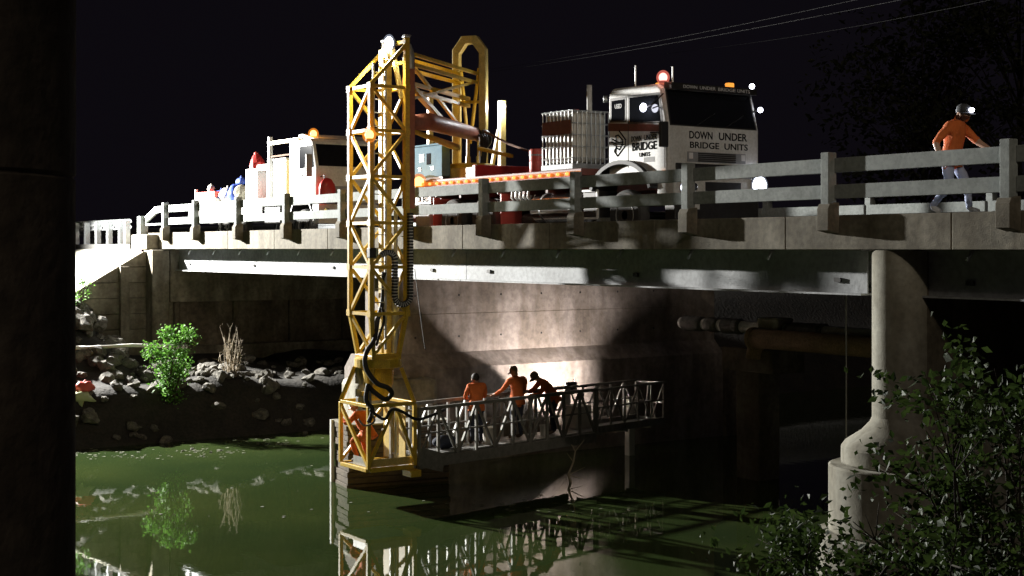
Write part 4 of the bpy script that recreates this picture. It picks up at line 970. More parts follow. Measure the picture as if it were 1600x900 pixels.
# IBC tank
ibx0, ibx1, iby0, iby1 = -25.42, -24.28, 1.32, 2.30
ibc = thing('water_tank', (-24.85, 1.8, 7.35), 'caged milky plastic water tank on a pallet behind the cab', 'tank')
mk('pallet', MB().box(ibx0 - 0.02, ibx1 + 0.02, iby0 - 0.02, iby1 + 0.02, 7.352, 7.48), GREYP, ibc, bevel=0.015)
mk('bottle', MB().box(ibx0 + 0.04, ibx1 - 0.04, iby0 + 0.04, iby1 - 0.04, 7.50, 8.60), IBCP, ibc, bevel=0.09)
mk('filler_cap', MB().lathe([(0.11, 8.60), (0.11, 8.68), (0.09, 8.70)], ((ibx0 + ibx1) / 2, 1.8, 0), 'Z', 16), REDPL, ibc)
for k in range(9):
    x = ibx0 + 0.02 + (ibx1 - ibx0 - 0.04) * k / 8
    for y in (iby0, iby1): mk('cage_bar', MB().tube([(x, y, 7.48), (x, y, 8.62)], 0.014, 6), GALV, ibc)
for k in range(1, 8):
    y = iby0 + (iby1 - iby0) * k / 8
    for x in (ibx0, ibx1): mk('cage_bar', MB().tube([(x, y, 7.48), (x, y, 8.62)], 0.014, 6), GALV, ibc)
for z in (7.6, 7.85, 8.1, 8.35, 8.62):
    mk('cage_hoop', MB().tube([(ibx0, iby0 - .01, z), (ibx1, iby0 - .01, z), (ibx1 + .01, iby1, z), (ibx0, iby1, z), (ibx0, iby0 - .01, z)], 0.016, 6), GALV, ibc)
for k in range(5):
    x = ibx0 + 0.1 + k * 0.22; mk('top_strut', MB().bar((x, iby0, 8.63), (x + 0.12, iby1, 8.63), 0.02), GALV, ibc)
mk('name_plate', MB().box(ibx0 + 0.05, ibx1 - 0.05, iby0 - 0.03, iby0 - 0.02, 8.12, 8.42), CHASS, ibc)
# red drum
dc = atY(838.5, 250, 1.65)
dr = thing('plastic_drum', (dc.x, 1.65, 7.35), 'red plastic drum with grey lid band next to the caged tank', 'drum')
autosmooth(mk('drum', MB().lathe([(0.15, 7.352), (0.165, 7.38), (0.165, 7.60), (0.158, 7.62), (0.165, 7.64), (0.165, 7.76)], (dc.x, 1.65, 0), 'Z', 22), REDPL, dr))
autosmooth(mk('lid', MB().lathe([(0.172, 7.762), (0.172, 7.86), (0.15, 7.90)], (dc.x, 1.65, 0), 'Z', 22), REDPL, dr))
mk('band', MB().lathe([(0.174, 7.74), (0.174, 7.775)], (dc.x, 1.65, 0), 'Z', 22), GREYP, dr)

# ================================================================== SERVICE TRUCK behind
SY0, SY1 = 1.25, 3.6
sv = thing('service_truck', (-41, 2.4, ROAD), 'floodlit white flatbed service truck parked behind the yellow mast', 'truck')
SF, SB = -36.55, -38.15
prof = [(SB, 6.95), (SF, 6.95), (SF + 0.02, 7.95), (SF - 0.22, 8.72), (SF - 0.36, 8.82), (SB + 0.1, 8.84), (SB, 8.7)]
mk('cab', MB().prism(prof, 'Y', SY0, SY1), WHITE, sv, bevel=0.06)
mk('roof_deflector', MB().prism([(SB + 0.05, 8.845), (SB + 1.1, 8.845), (SB + 0.35, 9.02), (SB + 0.05, 9.02)], 'Y', SY0 + 0.2, SY1 - 0.2), WHITE, sv, bevel=0.02)
mk('door_window', MB().prism([(SB + 0.55, 7.98), (SF - 0.07, 7.98), (SF - 0.25, 8.62), (SB + 0.55, 8.62)], 'Y', SY0 - 0.006, SY0 + 0.01), GLASS, sv)
def spane(name, y0, y1, z0, z1, m, dx=0.008):
    xa = lambda z: SF + 0.02 - 0.24 * max(0, z - 7.95) / 0.77
    vs = []
    for e in (dx, -0.01): vs += [(xa(z0) + e, y0, z0), (xa(z0) + e, y1, z0), (xa(z1) + e, y1, z1), (xa(z1) + e, y0, z1)]
    return mk(name, MB().add(vs, [(0,1,2,3),(7,6,5,4),(0,4,5,1),(1,5,6,2),(2,6,7,3),(3,7,4,0)]), m, sv)
spane('windscreen', SY0 + 0.1, SY1 - 0.1, 8.02, 8.66, GLASS)
spane('grille', SY0 + 0.5, SY1 - 0.5, 7.15, 7.45, GREYP)
mk('bumper', MB().box(SF - 0.2, SF + 0.2, SY0, SY1, 6.35, 6.92), WHITE, sv, bevel=0.03)
for y in (SY0 + 0.25, SY1 - 0.25): mk('headlight', MB().lathe([(0.11, 0), (0.11, 0.03), (0.05, 0.05)], (SF + 0.2, y, 6.7), 'X', 16), CHROME, sv)
mk('mirror', MB().box(SF - 0.1, SF - 0.02, SY0 - 0.28, SY0 - 0.08, 7.7, 8.35), GREYP, sv, bevel=0.02)
mk('door_handle', MB().box(SB + 0.6, SB + 0.78, SY0 - 0.03, SY0 - 0.002, 7.75, 7.80), DARKM, sv)
mk('door_seam', MB().box(SB + 0.48, SB + 0.495, SY0 - 0.004, SY0, 7.0, 8.66), DARKM, sv)
mk('front_mudguard', MB().prism([(SB - .1, 6.6), (SB + .1, 6.98), (SF - .35, 6.98), (SF - .1, 6.6), (SF - .16, 6.6), (SF - .4, 6.92), (SB + .15, 6.92), (SB - .04, 6.6)], 'Y', SY0 - 0.03, SY0 + 0.5), DARKM, sv)
for y in (SY0 + 0.17, SY1 - 0.17):
    for x in (SB + 0.7, -43.4, -42.1): make_wheel(sv, x, y, ROAD + 0.5, 0.495, y < 2)
for y in (2.0, 2.85): mk('chassis_rail', MB().box(-46.2, SF - 0.1, y - 0.05, y + 0.05, 6.5, 6.8), DARKM, sv)
mk('tray', MB().box(-46.3, -38.35, SY0, SY1, 6.95, 7.15), WHITE, sv, bevel=0.02)
mk('side_board', MB().box(-46.3, -42.4, SY0 - 0.03, SY0 - 0.002, 6.55, 7.14), WHITE, sv, bevel=0.01)
mk('side_board', MB().box(-42.38, -40.2, SY0 - 0.03, SY0 - 0.002, 6.55, 7.14), WHITE, sv, bevel=0.01)
mk('under_box', MB().box(-40.1, -39.0, SY0 + 0.02, SY0 + 0.5, 6.4, 6.9), GREYP, sv, bevel=0.02)
beacon(sv, (SB + 0.75, SY0 + 0.35, 9.0), 0.10, E_AMBER, 12, off=(0.1, -0.1, 0.15))
# headboard rack
rk = atY(422, 216, SY0 + 0.1)
for x, m_ in ((rk.x, WHITE), (SB - 0.15, YEL)): mk('rack_post', MB().box(x - 0.06, x + 0.06, SY0 + 0.04, SY0 + 0.16, 7.15, 9.06 if m_ is WHITE else 8.8), m_, sv, bevel=0.01)
mk('rack_bar', MB().bar((rk.x + 0.06, SY0 + 0.1, 8.86), (SB + 0.3, SY0 + 0.1, 8.86), 0.07, 0.11), YEL, sv)
mk('rack_bar', MB().bar((rk.x + 0.06, SY0 + 0.1, 8.45), (SB - 0.2, SY0 + 0.1, 8.45), 0.05), RUST, sv)
def cargo(name, label, cat, px0, px1, z0, z1, y0, y1, m, parts=()):
    xa, xb = atY(px0, 300, y0).x, atY(px1, 300, y0).x
    t = thing(name, ((xa + xb) / 2, (y0 + y1) / 2, z0), label, cat)
    mk('body', MB().box(xa, xb, y0, y1, z0, z1), m, t, bevel=0.025)
    return t, xa, xb
t, xa, xb = cargo('storage_cabinet', 'tall white cabinet on the flatbed right behind its cab', 'cabinet', 427, 447, 7.152, 8.32, SY0 + 0.05, SY0 + 1.2, WHITE)
mk('door_line', MB().box((xa + xb) / 2 - 0.008, (xa + xb) / 2 + 0.008, SY0 + 0.044, SY0 + 0.06, 7.2, 8.28), GREYP, t)
mk('lid', MB().box(xa - 0.02, xb + 0.02, SY0 + 0.03, SY0 + 1.22, 8.323, 8.36), GREYP, t)
t, xa, xb = cargo('open_shelf_unit', 'white open fronted shelf unit in the middle of the flatbed', 'shelf', 401, 418, 8.05, 8.25, SY0 + 0.06, SY0 + 1.2, WHITE)
mk('upright', MB().box(xa, xa + 0.06, SY0 + 0.06, SY0 + 1.2, 7.152, 8.046), WHITE, t); mk('upright', MB().box(xb - 0.06, xb, SY0 + 0.06, SY0 + 1.2, 7.152, 8.046), WHITE, t)
mk('back', MB().box(xa + 0.062, xb - 0.062, SY0 + 1.0, SY0 + 1.04, 7.152, 8.046), GREYP, t)
mk('shelf', MB().box(xa + 0.062, xb - 0.062, SY0 + 0.08, SY0 + 0.98, 7.16, 7.2), WHITE, t)
ext = thing('fire_extinguisher', ((xa + xb) / 2 + .1, SY0 + 0.3, 7.2), 'red fire extinguisher inside the open white shelf unit', 'extinguisher')
mk('cylinder', MB().lathe([(0.07, 7.202), (0.07, 7.58), (0.03, 7.66)], ((xa + xb) / 2 + .1, SY0 + 0.3, 0), 'Z', 14), REDP, ext)
mk('nozzle', MB().box((xa + xb) / 2 + .06, (xa + xb) / 2 + .14, SY0 + .27, SY0 + .33, 7.66, 7.72), BLACK, ext)
t, xa, xb = cargo('white_box', 'white box on the flatbed carrying a dark red bundle', 'box', 383.5, 399, 7.152, 8.15, SY0 + 0.04, SY0 + 0.9, WHITE)
mk('latch', MB().box((xa + xb) / 2 - .06, (xa + xb) / 2 + .06, SY0 + 0.02, SY0 + 0.05, 7.25, 7.35), DARKM, t)
rb = thing('red_bundle', ((xa + xb) / 2, SY0 + 0.4, 8.15), 'dark red wrapped bundle standing on the white box', 'bundle')
mb = MB(); prev = None
mb.tube([(xa + .25, SY0 + .35, 8.152), (xa + .25, SY0 + .35, 8.3), (xa + .18, SY0 + .35, 8.45), (xa + .13, SY0 + .35, 8.60)], [0.27, 0.26, 0.2, 0.11], 12)
mk('wrap', mb, REDP, rb); mk('knot', MB().ball((xa + .12, SY0 + .35, 8.64), 0.07, 9, 6), REDPL, rb, True)
# crates with holes, bags
t, xa, xb = cargo('red_crate', 'stacked red and white slotted plastic crates at the rear end of the flatbed', 'crate', 306, 336, 7.152, 7.33, SY0 + 0.05, SY0 + 0.8, WHITE)
mk('upper_crate', MB().box(xa + .06, xb - .04, SY0 + .04, SY0 + .75, 7.335, 7.55), REDPL, t, bevel=0.02)
for k in range(5):
    x = xa + (xb - xa) * (k + 0.3) / 5
    mk('slot', MB().box(x, x + 0.12, SY0 + 0.045, SY0 + 0.055, 7.2, 7.29), DARKM, t); mk('slot', MB().box(x + .03, x + 0.12, SY0 + 0.034, SY0 + 0.046, 7.39, 7.5), WHITE if k % 2 else DARKM, t)
mk('corner_post', MB().box(xa - .06, xa, SY0 + .04, SY0 + .12, 7.152, 7.66), WHITE, t)
def lump(name, label, cat, px, z, r, m, sc=(1, 1, 1), y=SY0 + 0.4, seed=0):
    c = atY(px, 300, y); t = thing(name, (c.x, y, z), label, cat)
    mb = MB().ball((c.x, y, z + r * sc[2] * 0.9), r, 16, 12, sc)
    mb.v = [tuple(Vector(v) + (Vector(v) - Vector((c.x, y, z + r * sc[2]))) * 0.35 * noise.noise(Vector(v) * 4 + Vector((seed, 0, 0)))) for v in mb.v]
    mb.v = [(a, b, max(cz, z)) for a, b, cz in mb.v]
    mk('sack', mb, m, t, True)
    mk('tie', MB().tube([(c.x, y, z + r * sc[2] * 1.7), (c.x + 0.03, y - .03, z + r * sc[2] * 2.1)], [0.05, 0.02], 7), m, t)
lump('cloth_bag', 'crumpled white sack beside the red crates on the flatbed', 'sack', 330, 7.555, 0.13, IBCP, (1.2, 1, 1), seed=2)
lump('blue_tarp', 'crumpled blue tarpaulin on the flatbed next to the red crates', 'tarpaulin', 346, 7.152, 0.3, BLUEC, (1.2, 1, 0.8), seed=5)
lump('white_sack', 'lumpy white sack between two blue tarpaulins on the flatbed', 'sack', 356, 7.152, 0.32, IBCP, (1.1, 1, 0.85), seed=8)
lump('blue_tarp', 'folded blue tarpaulin leaning on the white box on the flatbed', 'tarpaulin', 369, 7.152, 0.34, BLUEC, (1.0, 1, 0.85), seed=11)
lump('blue_bag', 'bright blue bag on top of the sacks against the white box', 'bag', 377, 7.70, 0.17, BLUEC, (1.2, 1, 0.9), y=SY0 + 0.55, seed=13)
lump('tool_sack', 'pale brown sack at the foot of the white box on the flatbed', 'sack', 378, 7.152, 0.27, GRAVEL, (0.8, 1, 1.0), seed=17)
# red jacket hung on the cab corner
jc = Vector((SF + 0.33, SY0 + 0.05, 6.93))
jk = thing('red_jacket', (jc.x, jc.y, 7.0), 'bright red cloth hanging on the front corner of the service truck', 'cloth')
mb = MB().ball((jc.x, jc.y + .15, 7.30), 0.36, 18, 12, (0.42, 0.75, 1.0))
mb.v = [tuple(Vector(v) * 1 + Vector((0.05 * noise.noise(Vector(v) * 5), 0.05 * noise.noise(Vector(v) * 6), 0))) for v in mb.v]
mk('cloth', mb, REDP, jk, True); mk('loop', MB().tube([(jc.x - .1, jc.y + .1, 7.6), (jc.x - .05, jc.y + .1, 7.74), (SF, jc.y + .1, 7.7)], 0.015, 6), BLACK, jk)
# ================================================================== PEOPLE
STAND = dict(pelvis=(0, 0, .95), spine=(0, .0, 1.14), chest=(0, 0, 1.34), neck=(0, .01, 1.50), head=(0, .03, 1.60), crown=(0, .02, 1.70),
    shl=(-.19, 0, 1.42), ell=(-.25, -.03, 1.14), wrl=(-.25, .07, .90), hal=(-.25, .10, .82), shr=(.19, 0, 1.42), elr=(.25, -.03, 1.14), wrr=(.25, .07, .90), har=(.25, .10, .82),
    hil=(-.10, 0, .90), knl=(-.11, .03, .50), anl=(-.11, -.02, .09), tol=(-.12, .17, .04), hir=(.10, 0, .90), knr=(.11, .03, .50), anr=(.11, -.02, .09), tor=(.12, .17, .04))
RAD = dict(pelvis=(.17, .125), spine=(.165, .12), chest=(.185, .125), neck=(.062, .062), head=(.082, .098), crown=(.072, .085), shl=(.085, .085), shr=(.085, .085), ell=(.056, .056), elr=(.056, .056),
    wrl=(.036, .036), wrr=(.036, .036), hal=(.042, .024), har=(.042, .024), hil=(.105, .105), hir=(.105, .105), knl=(.068, .068), knr=(.068, .068), anl=(.048, .05), anr=(.048, .05), tol=(.045, .03), tor=(.045, .03))
BONES = [('pelvis', 'spine'), ('spine', 'chest'), ('chest', 'neck'), ('neck', 'head'), ('head', 'crown'), ('chest', 'shl'), ('shl', 'ell'), ('ell', 'wrl'), ('wrl', 'hal'), ('chest', 'shr'), ('shr', 'elr'), ('elr', 'wrr'), ('wrr', 'har'),
    ('pelvis', 'hil'), ('hil', 'knl'), ('knl', 'anl'), ('anl', 'tol'), ('pelvis', 'hir'), ('hir', 'knr'), ('knr', 'anr'), ('anr', 'tor')]
def person(loc, heading, label, pose, trousers, boots, hat, short_sleeves=False, group=None, scale=1.0, shirt=ORANGE):
    J = {k: Vector(pose.get(k, v)) for k, v in STAND.items()}
    names = list(J)
    root = thing('person', loc, label, 'person', group); del root['_w']; root.rotation_euler = (0, 0, heading); root.scale = (scale,) * 3
    me = bpy.data.meshes.new('body'); me.from_pydata([J[k] for k in names], [(names.index(a), names.index(b)) for a, b in BONES], [])
    ob = bpy.data.objects.new('body', me); COL.objects.link(ob)
    ob.modifiers.new('skin', 'SKIN'); ob.modifiers.new('sub', 'SUBSURF').levels = 2
    for i, k in enumerate(names):
        sv_ = me.skin_vertices[0].data[i]; sv_.radius = RAD[k]; sv_.use_root = (k == 'pelvis')
    dg = bpy.context.evaluated_depsgraph_get(); dg.update()
    bm_ = bpy.data.meshes.new_from_object(ob.evaluated_get(dg)); bpy.data.objects.remove(ob)
    bm = bmesh.new(); bm.from_mesh(bm_)
    # fingers and thumb rooted in each palm
    for s_, sg in (('l', 1), ('r', -1)):
        w, h = J['wr' + s_], J['ha' + s_]; d = (h - w).normalized(); side = d.cross(Vector((0, 0, 1)) if abs(d.z) < .8 else Vector((1, 0, 0))).normalized(); pn = d.cross(side).normalized()
        if pn.z > 0: pn = -pn
        for k in range(5):
            if k < 4:
                b0 = h + side * (-.03 + .02 * k); ln_ = (.066, .076, .072, .056)[k]; dirs = [d, (d + pn * .5).normalized(), (d + pn * 1.1).normalized()]
            else:
                b0 = w * .45 + h * .55 - side * .032; ln_ = .055; dirs = [(d - side * .8).normalized(), (d - side * .4 + pn * .3).normalized(), (d + pn * .4).normalized()]
            pts = [b0]
            for dd in dirs: pts.append(pts[-1] + dd * ln_ * .42)
            fm_ = MB().tube(pts, [.0095, .0095, .0085, .0065], 6)
            vv = [bm.verts.new(v) for v in fm_.v]
            for f in fm_.f:
                try: bm.faces.new([vv[i] for i in f])
                except ValueError: pass
    # nose, ears
    hd = J['head']; up = (J['crown'] - hd).normalized(); fw = pose.get('face', Vector((0, 1, 0))); fw = (Vector(fw) - up * Vector(fw).dot(up)).normalized(); sd = up.cross(fw)
    for c, r_, sc_ in ((hd + fw * .098 - up * .005, .018, (1, 1.2, 1.3)), (hd + sd * .084, .025, (.5, .8, 1.2)), (hd - sd * .084, .025, (.5, .8, 1.2))):
        nb_ = MB().ball(c, r_, 7, 5, sc_); vv = [bm.verts.new(v) for v in nb_.v]
        for f in nb_.f: bm.faces.new([vv[i] for i in f])
    bm.to_mesh(bm_); bm.free()
    for m in (SKIN, shirt, trousers, boots): bm_.materials.append(m)
    seg = {}
    for a, b in BONES:
        if a in ('neck', 'head'): seg[(a, b)] = 0
        elif b[:2] == 'ha': seg[(a, b)] = 0
        elif b[:2] == 'wr': seg[(a, b)] = 0 if short_sleeves else 1
        elif a[:2] in ('kn', 'hi') or b[:2] == 'hi': seg[(a, b)] = 2
        elif a[:2] == 'an': seg[(a, b)] = 3
        else: seg[(a, b)] = 1
    for p in bm_.polygons:
        c = p.center; best = 9; mi = 1
        for (a, b), v in seg.items():
            A, B = J[a], J[b]; t = max(0, min(1, (c - A).dot(B - A) / max((B - A).length_squared, 1e-6)))
            q = A + (B - A) * t; r_ = RAD[a][0] * (1 - t) + RAD[b][0] * t
            dd = (c - q).length / max(r_, .03)
            if a == 'pelvis' and b == 'spine': dd *= .85
            if dd < best: best = dd; mi = v
        p.material_index = mi; p.use_smooth = True
    cloth = set()
    for p in bm_.polygons:
        if p.material_index in (1, 2): cloth.update(p.vertices)
    for i in cloth:
        v = bm_.vertices[i]; q = v.co
        v.co = q + v.normal * (.016 * noise.noise(Vector((q.x * 9, q.y * 9, q.z * 15)) + Vector(loc)) + .008 * noise.noise(Vector((q.x * 22, q.y * 22, q.z * 26))))
    body = put('body', bm_, root)
    # shirt hem flaring over the hips
    pv, spn = J['pelvis'], J['spine']; ax = (spn - pv).normalized()
    hem = MB(); vs = []
    for hh, rx, ry in ((.10, .182, .135), (-.02, .20, .155), (-.12, .215, .175)):
        for k in range(20):
            t = 2 * math.pi * k / 20; wob = 1 + .04 * math.sin(5 * t + hh * 20)
            side = Vector((1, 0, 0)); fo = ax.cross(side).normalized() * -1
            vs.append(pv + ax * hh + side * rx * wob * math.cos(t) + fo * ry * wob * math.sin(t))
    hem.add(vs, [(i*20+k, i*20+(k+1) % 20, (i+1)*20+(k+1) % 20, (i+1)*20+k) for i in range(2) for k in range(20)])
    sh_ = mk('shirt_hem', hem, shirt, root, True); so = sh_.modifiers.new('thick', 'SOLIDIFY'); so.thickness = .008
    # hat
    rot = Matrix((sd, fw, up)).transposed().to_4x4(); M = Matrix.Translation(hd + up * .045) @ rot
    if hat:
        kind, hm = hat; hb = MB()
        r1 = .112 if kind == 'cap' else .135
        prof = [(r1, -.01), (r1 * 1.0, .035), (r1 * .86, .085), (r1 * .5, .118), (.01, .125)]
        hb.lathe(prof, (0, 0, 0), 'Z', 20)
        hb.v = [tuple(M @ Vector((v[0] * .88, v[1], v[2]))) for v in hb.v]
        ho = mk('helmet' if kind == 'helmet' else 'cap', hb, hm, root, True)
        brim = MB(); n = 10; vs = []
        for r_, z_ in ((r1 * .9, .0), (r1 * 1.7 if kind == 'cap' else r1 * 1.3, -.02)):
            for k in range(n + 1):
                t = math.pi * (k / n); vs.append(M @ Vector((r_ * .88 * math.cos(t) * (1 if r_ < r1 else .8), r_ * math.sin(t), z_)))
        brim.add(vs, [(k, k + 1, n + 2 + k, n + 1 + k) for k in range(n)])
        b_ = mk('brim', brim, hm, ho); so = b_.modifiers.new('thick', 'SOLIDIFY'); so.thickness = .006
    else:
        hb = MB().ball((0, 0, 0), .112, 14, 10, (.88, 1.0, 1.0)); hb.v = [tuple(M @ (Vector(v) + Vector((0, -.018, .005)))) for v in hb.v]
        mk('hair', hb, HAIR, root, True)
    return root
H = lambda v: math.atan2(-v[0], v[1])          # heading so that local +Y points along v
# man walking along the footway
pw = atY(1490, 328, 0.62)
walker = person((pw.x, 0.62, KT - 0.02), H((0.96, 0.22)), 'man in orange shirt, dark cap with head torch and pale trousers walking along the bridge', dict(
    pelvis=(0, -.04, .86), spine=(0, -.01, 1.05), chest=(0, .06, 1.25), neck=(0, .11, 1.40), head=(0, .15, 1.49), crown=(0, .16, 1.59),
    shl=(-.20, .05, 1.32), ell=(-.27, .25, 1.10), wrl=(-.24, .45, .98), hal=(-.22, .53, .97), shr=(.20, .03, 1.32), elr=(.31, -.14, 1.08), wrr=(.27, -.06, .84), har=(.26, -.03, .76),
    hil=(-.1, -.04, .82), knl=(-.10, .17, .45), anl=(-.1, .20, .09), tol=(-.1, .37, .04), hir=(.1, -.04, .82), knr=(.11, -.02, .42), anr=(.11, -.30, .13), tor=(.11, -.14, .04)), JEANS, BOOTL, ('cap', CAPM), True)
mk('head_torch', MB().ball((0.0, 0.285, 1.555), 0.042, 10, 8, (1.4, 0.9, 0.8)), E_SMALL, walker, True)
# workers on the gangway, backs to the camera
face = Vector((-0.978, -0.21))
def onG(t, w): c = G(t, w, 1.002); return (c.x, c.y, 1.002)
person(onG(2.25, .42), H((-0.9, 0.25)), 'bareheaded worker in orange shirt standing nearest the mast on the gangway', dict(
    chest=(0, .03, 1.34), neck=(0, .07, 1.49), head=(0, .11, 1.58), crown=(0, .12, 1.68), ell=(-.24, .14, 1.16), wrl=(-.15, .40, 1.08), hal=(-.1, .48, 1.06), elr=(.25, .10, 1.15), wrr=(.20, .34, 1.15), har=(.17, .42, 1.15)), NAVY, BOOT, None, scale=.97)
person(onG(3.62, .40), H((-0.97, -0.1)), 'broad worker in orange shirt and cap in the middle of the gangway, back turned', dict(
    shl=(-.23, 0, 1.42), ell=(-.38, .06, 1.2), wrl=(-.46, .26, 1.08), hal=(-.49, .33, 1.06), shr=(.23, 0, 1.42), elr=(.33, .10, 1.16), wrr=(.34, .34, 1.1), har=(.34, .42, 1.09), chest=(0, .03, 1.34), neck=(0, .06, 1.49), head=(0, .1, 1.57), crown=(0, .13, 1.67)), NAVY, BOOT, ('cap', CAPB), scale=1.02)
person(onG(4.75, .36), H((-0.25, -0.97)), 'worker in orange shirt and cap bending forward over the gangway rail', dict(
    pelvis=(0, -.12, .92), spine=(0, -.03, 1.09), chest=(0, .13, 1.26), neck=(0, .27, 1.38), head=(0, .36, 1.43), crown=(0, .43, 1.52), shl=(-.19, .17, 1.31), ell=(-.25, .32, 1.08), wrl=(-.14, .50, 1.02), hal=(-.10, .58, 1.0), shr=(.19, .17, 1.31), elr=(.24, .34, 1.1), wrr=(.12, .52, 1.08), har=(.08, .6, 1.07),
    hil=(-.1, -.12, .88), hir=(.1, -.12, .88), knl=(-.11, -.02, .49), knr=(.11, -.1, .48), anl=(-.11, -.06, .09), anr=(.11, -.2, .09), tor=(.12, -.02, .04), tol=(-.12, .12, .04), face=(0, .9, -.4)), NAVY, BOOT, ('cap', CAPB), scale=1.0)
# worker crouching inside the cage
person((-28.36, -1.60, 0.802), H((-0.96, -0.28)), 'worker in orange with white helmet crouching inside the yellow mast cage', dict(
    pelvis=(0, -.18, .66), spine=(0, -.08, .82), chest=(0, .06, .98), neck=(0, .17, 1.12), head=(0, .25, 1.2), crown=(0, .29, 1.30), shl=(-.19, .07, 1.06), ell=(-.27, .22, .86), wrl=(-.22, .40, .95), hal=(-.2, .47, .97), shr=(.19, .07, 1.06), elr=(.26, .2, .84), wrr=(.22, .4, .9), har=(.2, .48, .92),
    hil=(-.1, -.18, .62), hir=(.1, -.18, .62), knl=(-.14, .2, .48), knr=(.14, .14, .46), anl=(-.13, .02, .09), anr=(.13, -.06, .09), tol=(-.14, .2, .04), tor=(.14, .12, .04), face=(0, .95, -.25)), ORANGE, BOOT, ('helmet', HELM), scale=1.0)

# ================================================================== ROCKS on the left bank
def rock_mesh(seed):
    bm = bmesh.new(); bmesh.ops.create_icosphere(bm, subdivisions=2, radius=1.0)
    for v in bm.verts:
        d = v.co.normalized(); v.co = d * (0.85 + 0.45 * noise.noise(d * 1.3 + Vector((seed * 3.1, 0, 0))) + 0.16 * noise.noise(d * 3.4 + Vector((0, seed * 2.3, 0)))); v.co.z *= 0.78
    me = bpy.data.meshes.new('rock'); bm.to_mesh(me); bm.free(); me.materials.append(ROCK); return me
RM = [rock_mesh(i) for i in range(9)]
def rock(x, y, z, r, label, group):
    o = put('rock', random.choice(RM)); o.location = (x, y, z); o.scale = (r * random.uniform(.8, 1.3), r * random.uniform(.8, 1.2), r * random.uniform(.7, 1.05))
    o.rotation_euler = (random.uniform(-.5, .5), random.uniform(-.5, .5), random.uniform(0, 6.3)); tag(o, label, 'rock', group)
rs = random.Random(3)
def scatter(n, x0, x1, y0, y1, r0, r1, label, group, sink=0.35, lift=0.0):
    for i in range(n):
        x, y = rs.uniform(x0, x1), rs.uniform(y0, y1); r = rs.uniform(r0, r1)
        rock(x, y, left_z(x, y) + r * (0.5 - sink) + lift, r, label, group)
scatter(34, -45.7, -44.0, -4.6, -1.7, 0.22, 0.46, 'grey boulder in the heap at the foot of the wing wall', 'boulders below the wing wall', 0.2)
scatter(95, -43.9, -40.7, -6.0, 1.0, 0.09, 0.32, 'grey rock in the band of rip-rap around the bright bush', 'rip-rap rocks on the left bank', 0.2)
scatter(40, -41.3, -39.5, -6.0, 4.5, 0.10, 0.30, 'small dark rock on the steep muddy slope above the left waterline', 'rocks along the left waterline', 0.3)
scatter(55, -43.9, -40.9, 0.6, 6.0, 0.09, 0.28, 'dark rock under the bridge in front of the abutment', 'rocks before the abutment', 0.25)
for px, py, r in ((325, 585, .30), (345, 592, .34), (318, 600, .26), (352, 606, .28), (300, 590, .24), (120, 588, .36), (150, 592, .34), (178, 588, .3), (205, 590, .27), (228, 597, .3)):
    c = atX(px, py, -43.0); rock(c.x, c.y, max(left_z(c.x, c.y), c.z - r * .4), r, 'large pale rock near the top of the rip-rap', 'pale rocks on the rip-rap crest')
# stones poking out of the water by the bank
for px, py, r in ((430, 668, .16), (448, 673, .12), (460, 664, .14), (478, 676, .1), (415, 672, .1), (300, 701, .07), (330, 706, .06), (285, 704, .06), (318, 712, .05), (345, 703, .06)):
    c = atZ(px, py, 0.02); rock(c.x, c.y, 0.0, r, 'small wet stone breaking the water surface off the left bank', 'wet stones in the shallows')

# white pipe lying on the bank
a = atX(118, 544, -42.9); b = atX(292, 542, -42.9)
wp_ = thing('drain_hose', (a.x, a.y, a.z), 'long white plastic pipe lying level on the left bank before the abutment', 'pipe')
mk('pipe', MB().tube([(a.x, a.y, a.z), ((a.x + b.x) / 2, (a.y + b.y) / 2, a.z + 0.02), (b.x, b.y, b.z)], 0.055, 12), PVC, wp_, True)
mk('end_socket', MB().tube([(a.x, a.y - 0.06, a.z), (a.x, a.y + .14, a.z)], 0.07, 12), PVC, wp_)
for y in (a.y + 0.25, b.y - .3): mk('support_stake', MB().tube([(a.x - .02, y, a.z - 1.0), (a.x - .02, y, a.z - .04)], 0.03, 6), TIMBER, wp_)

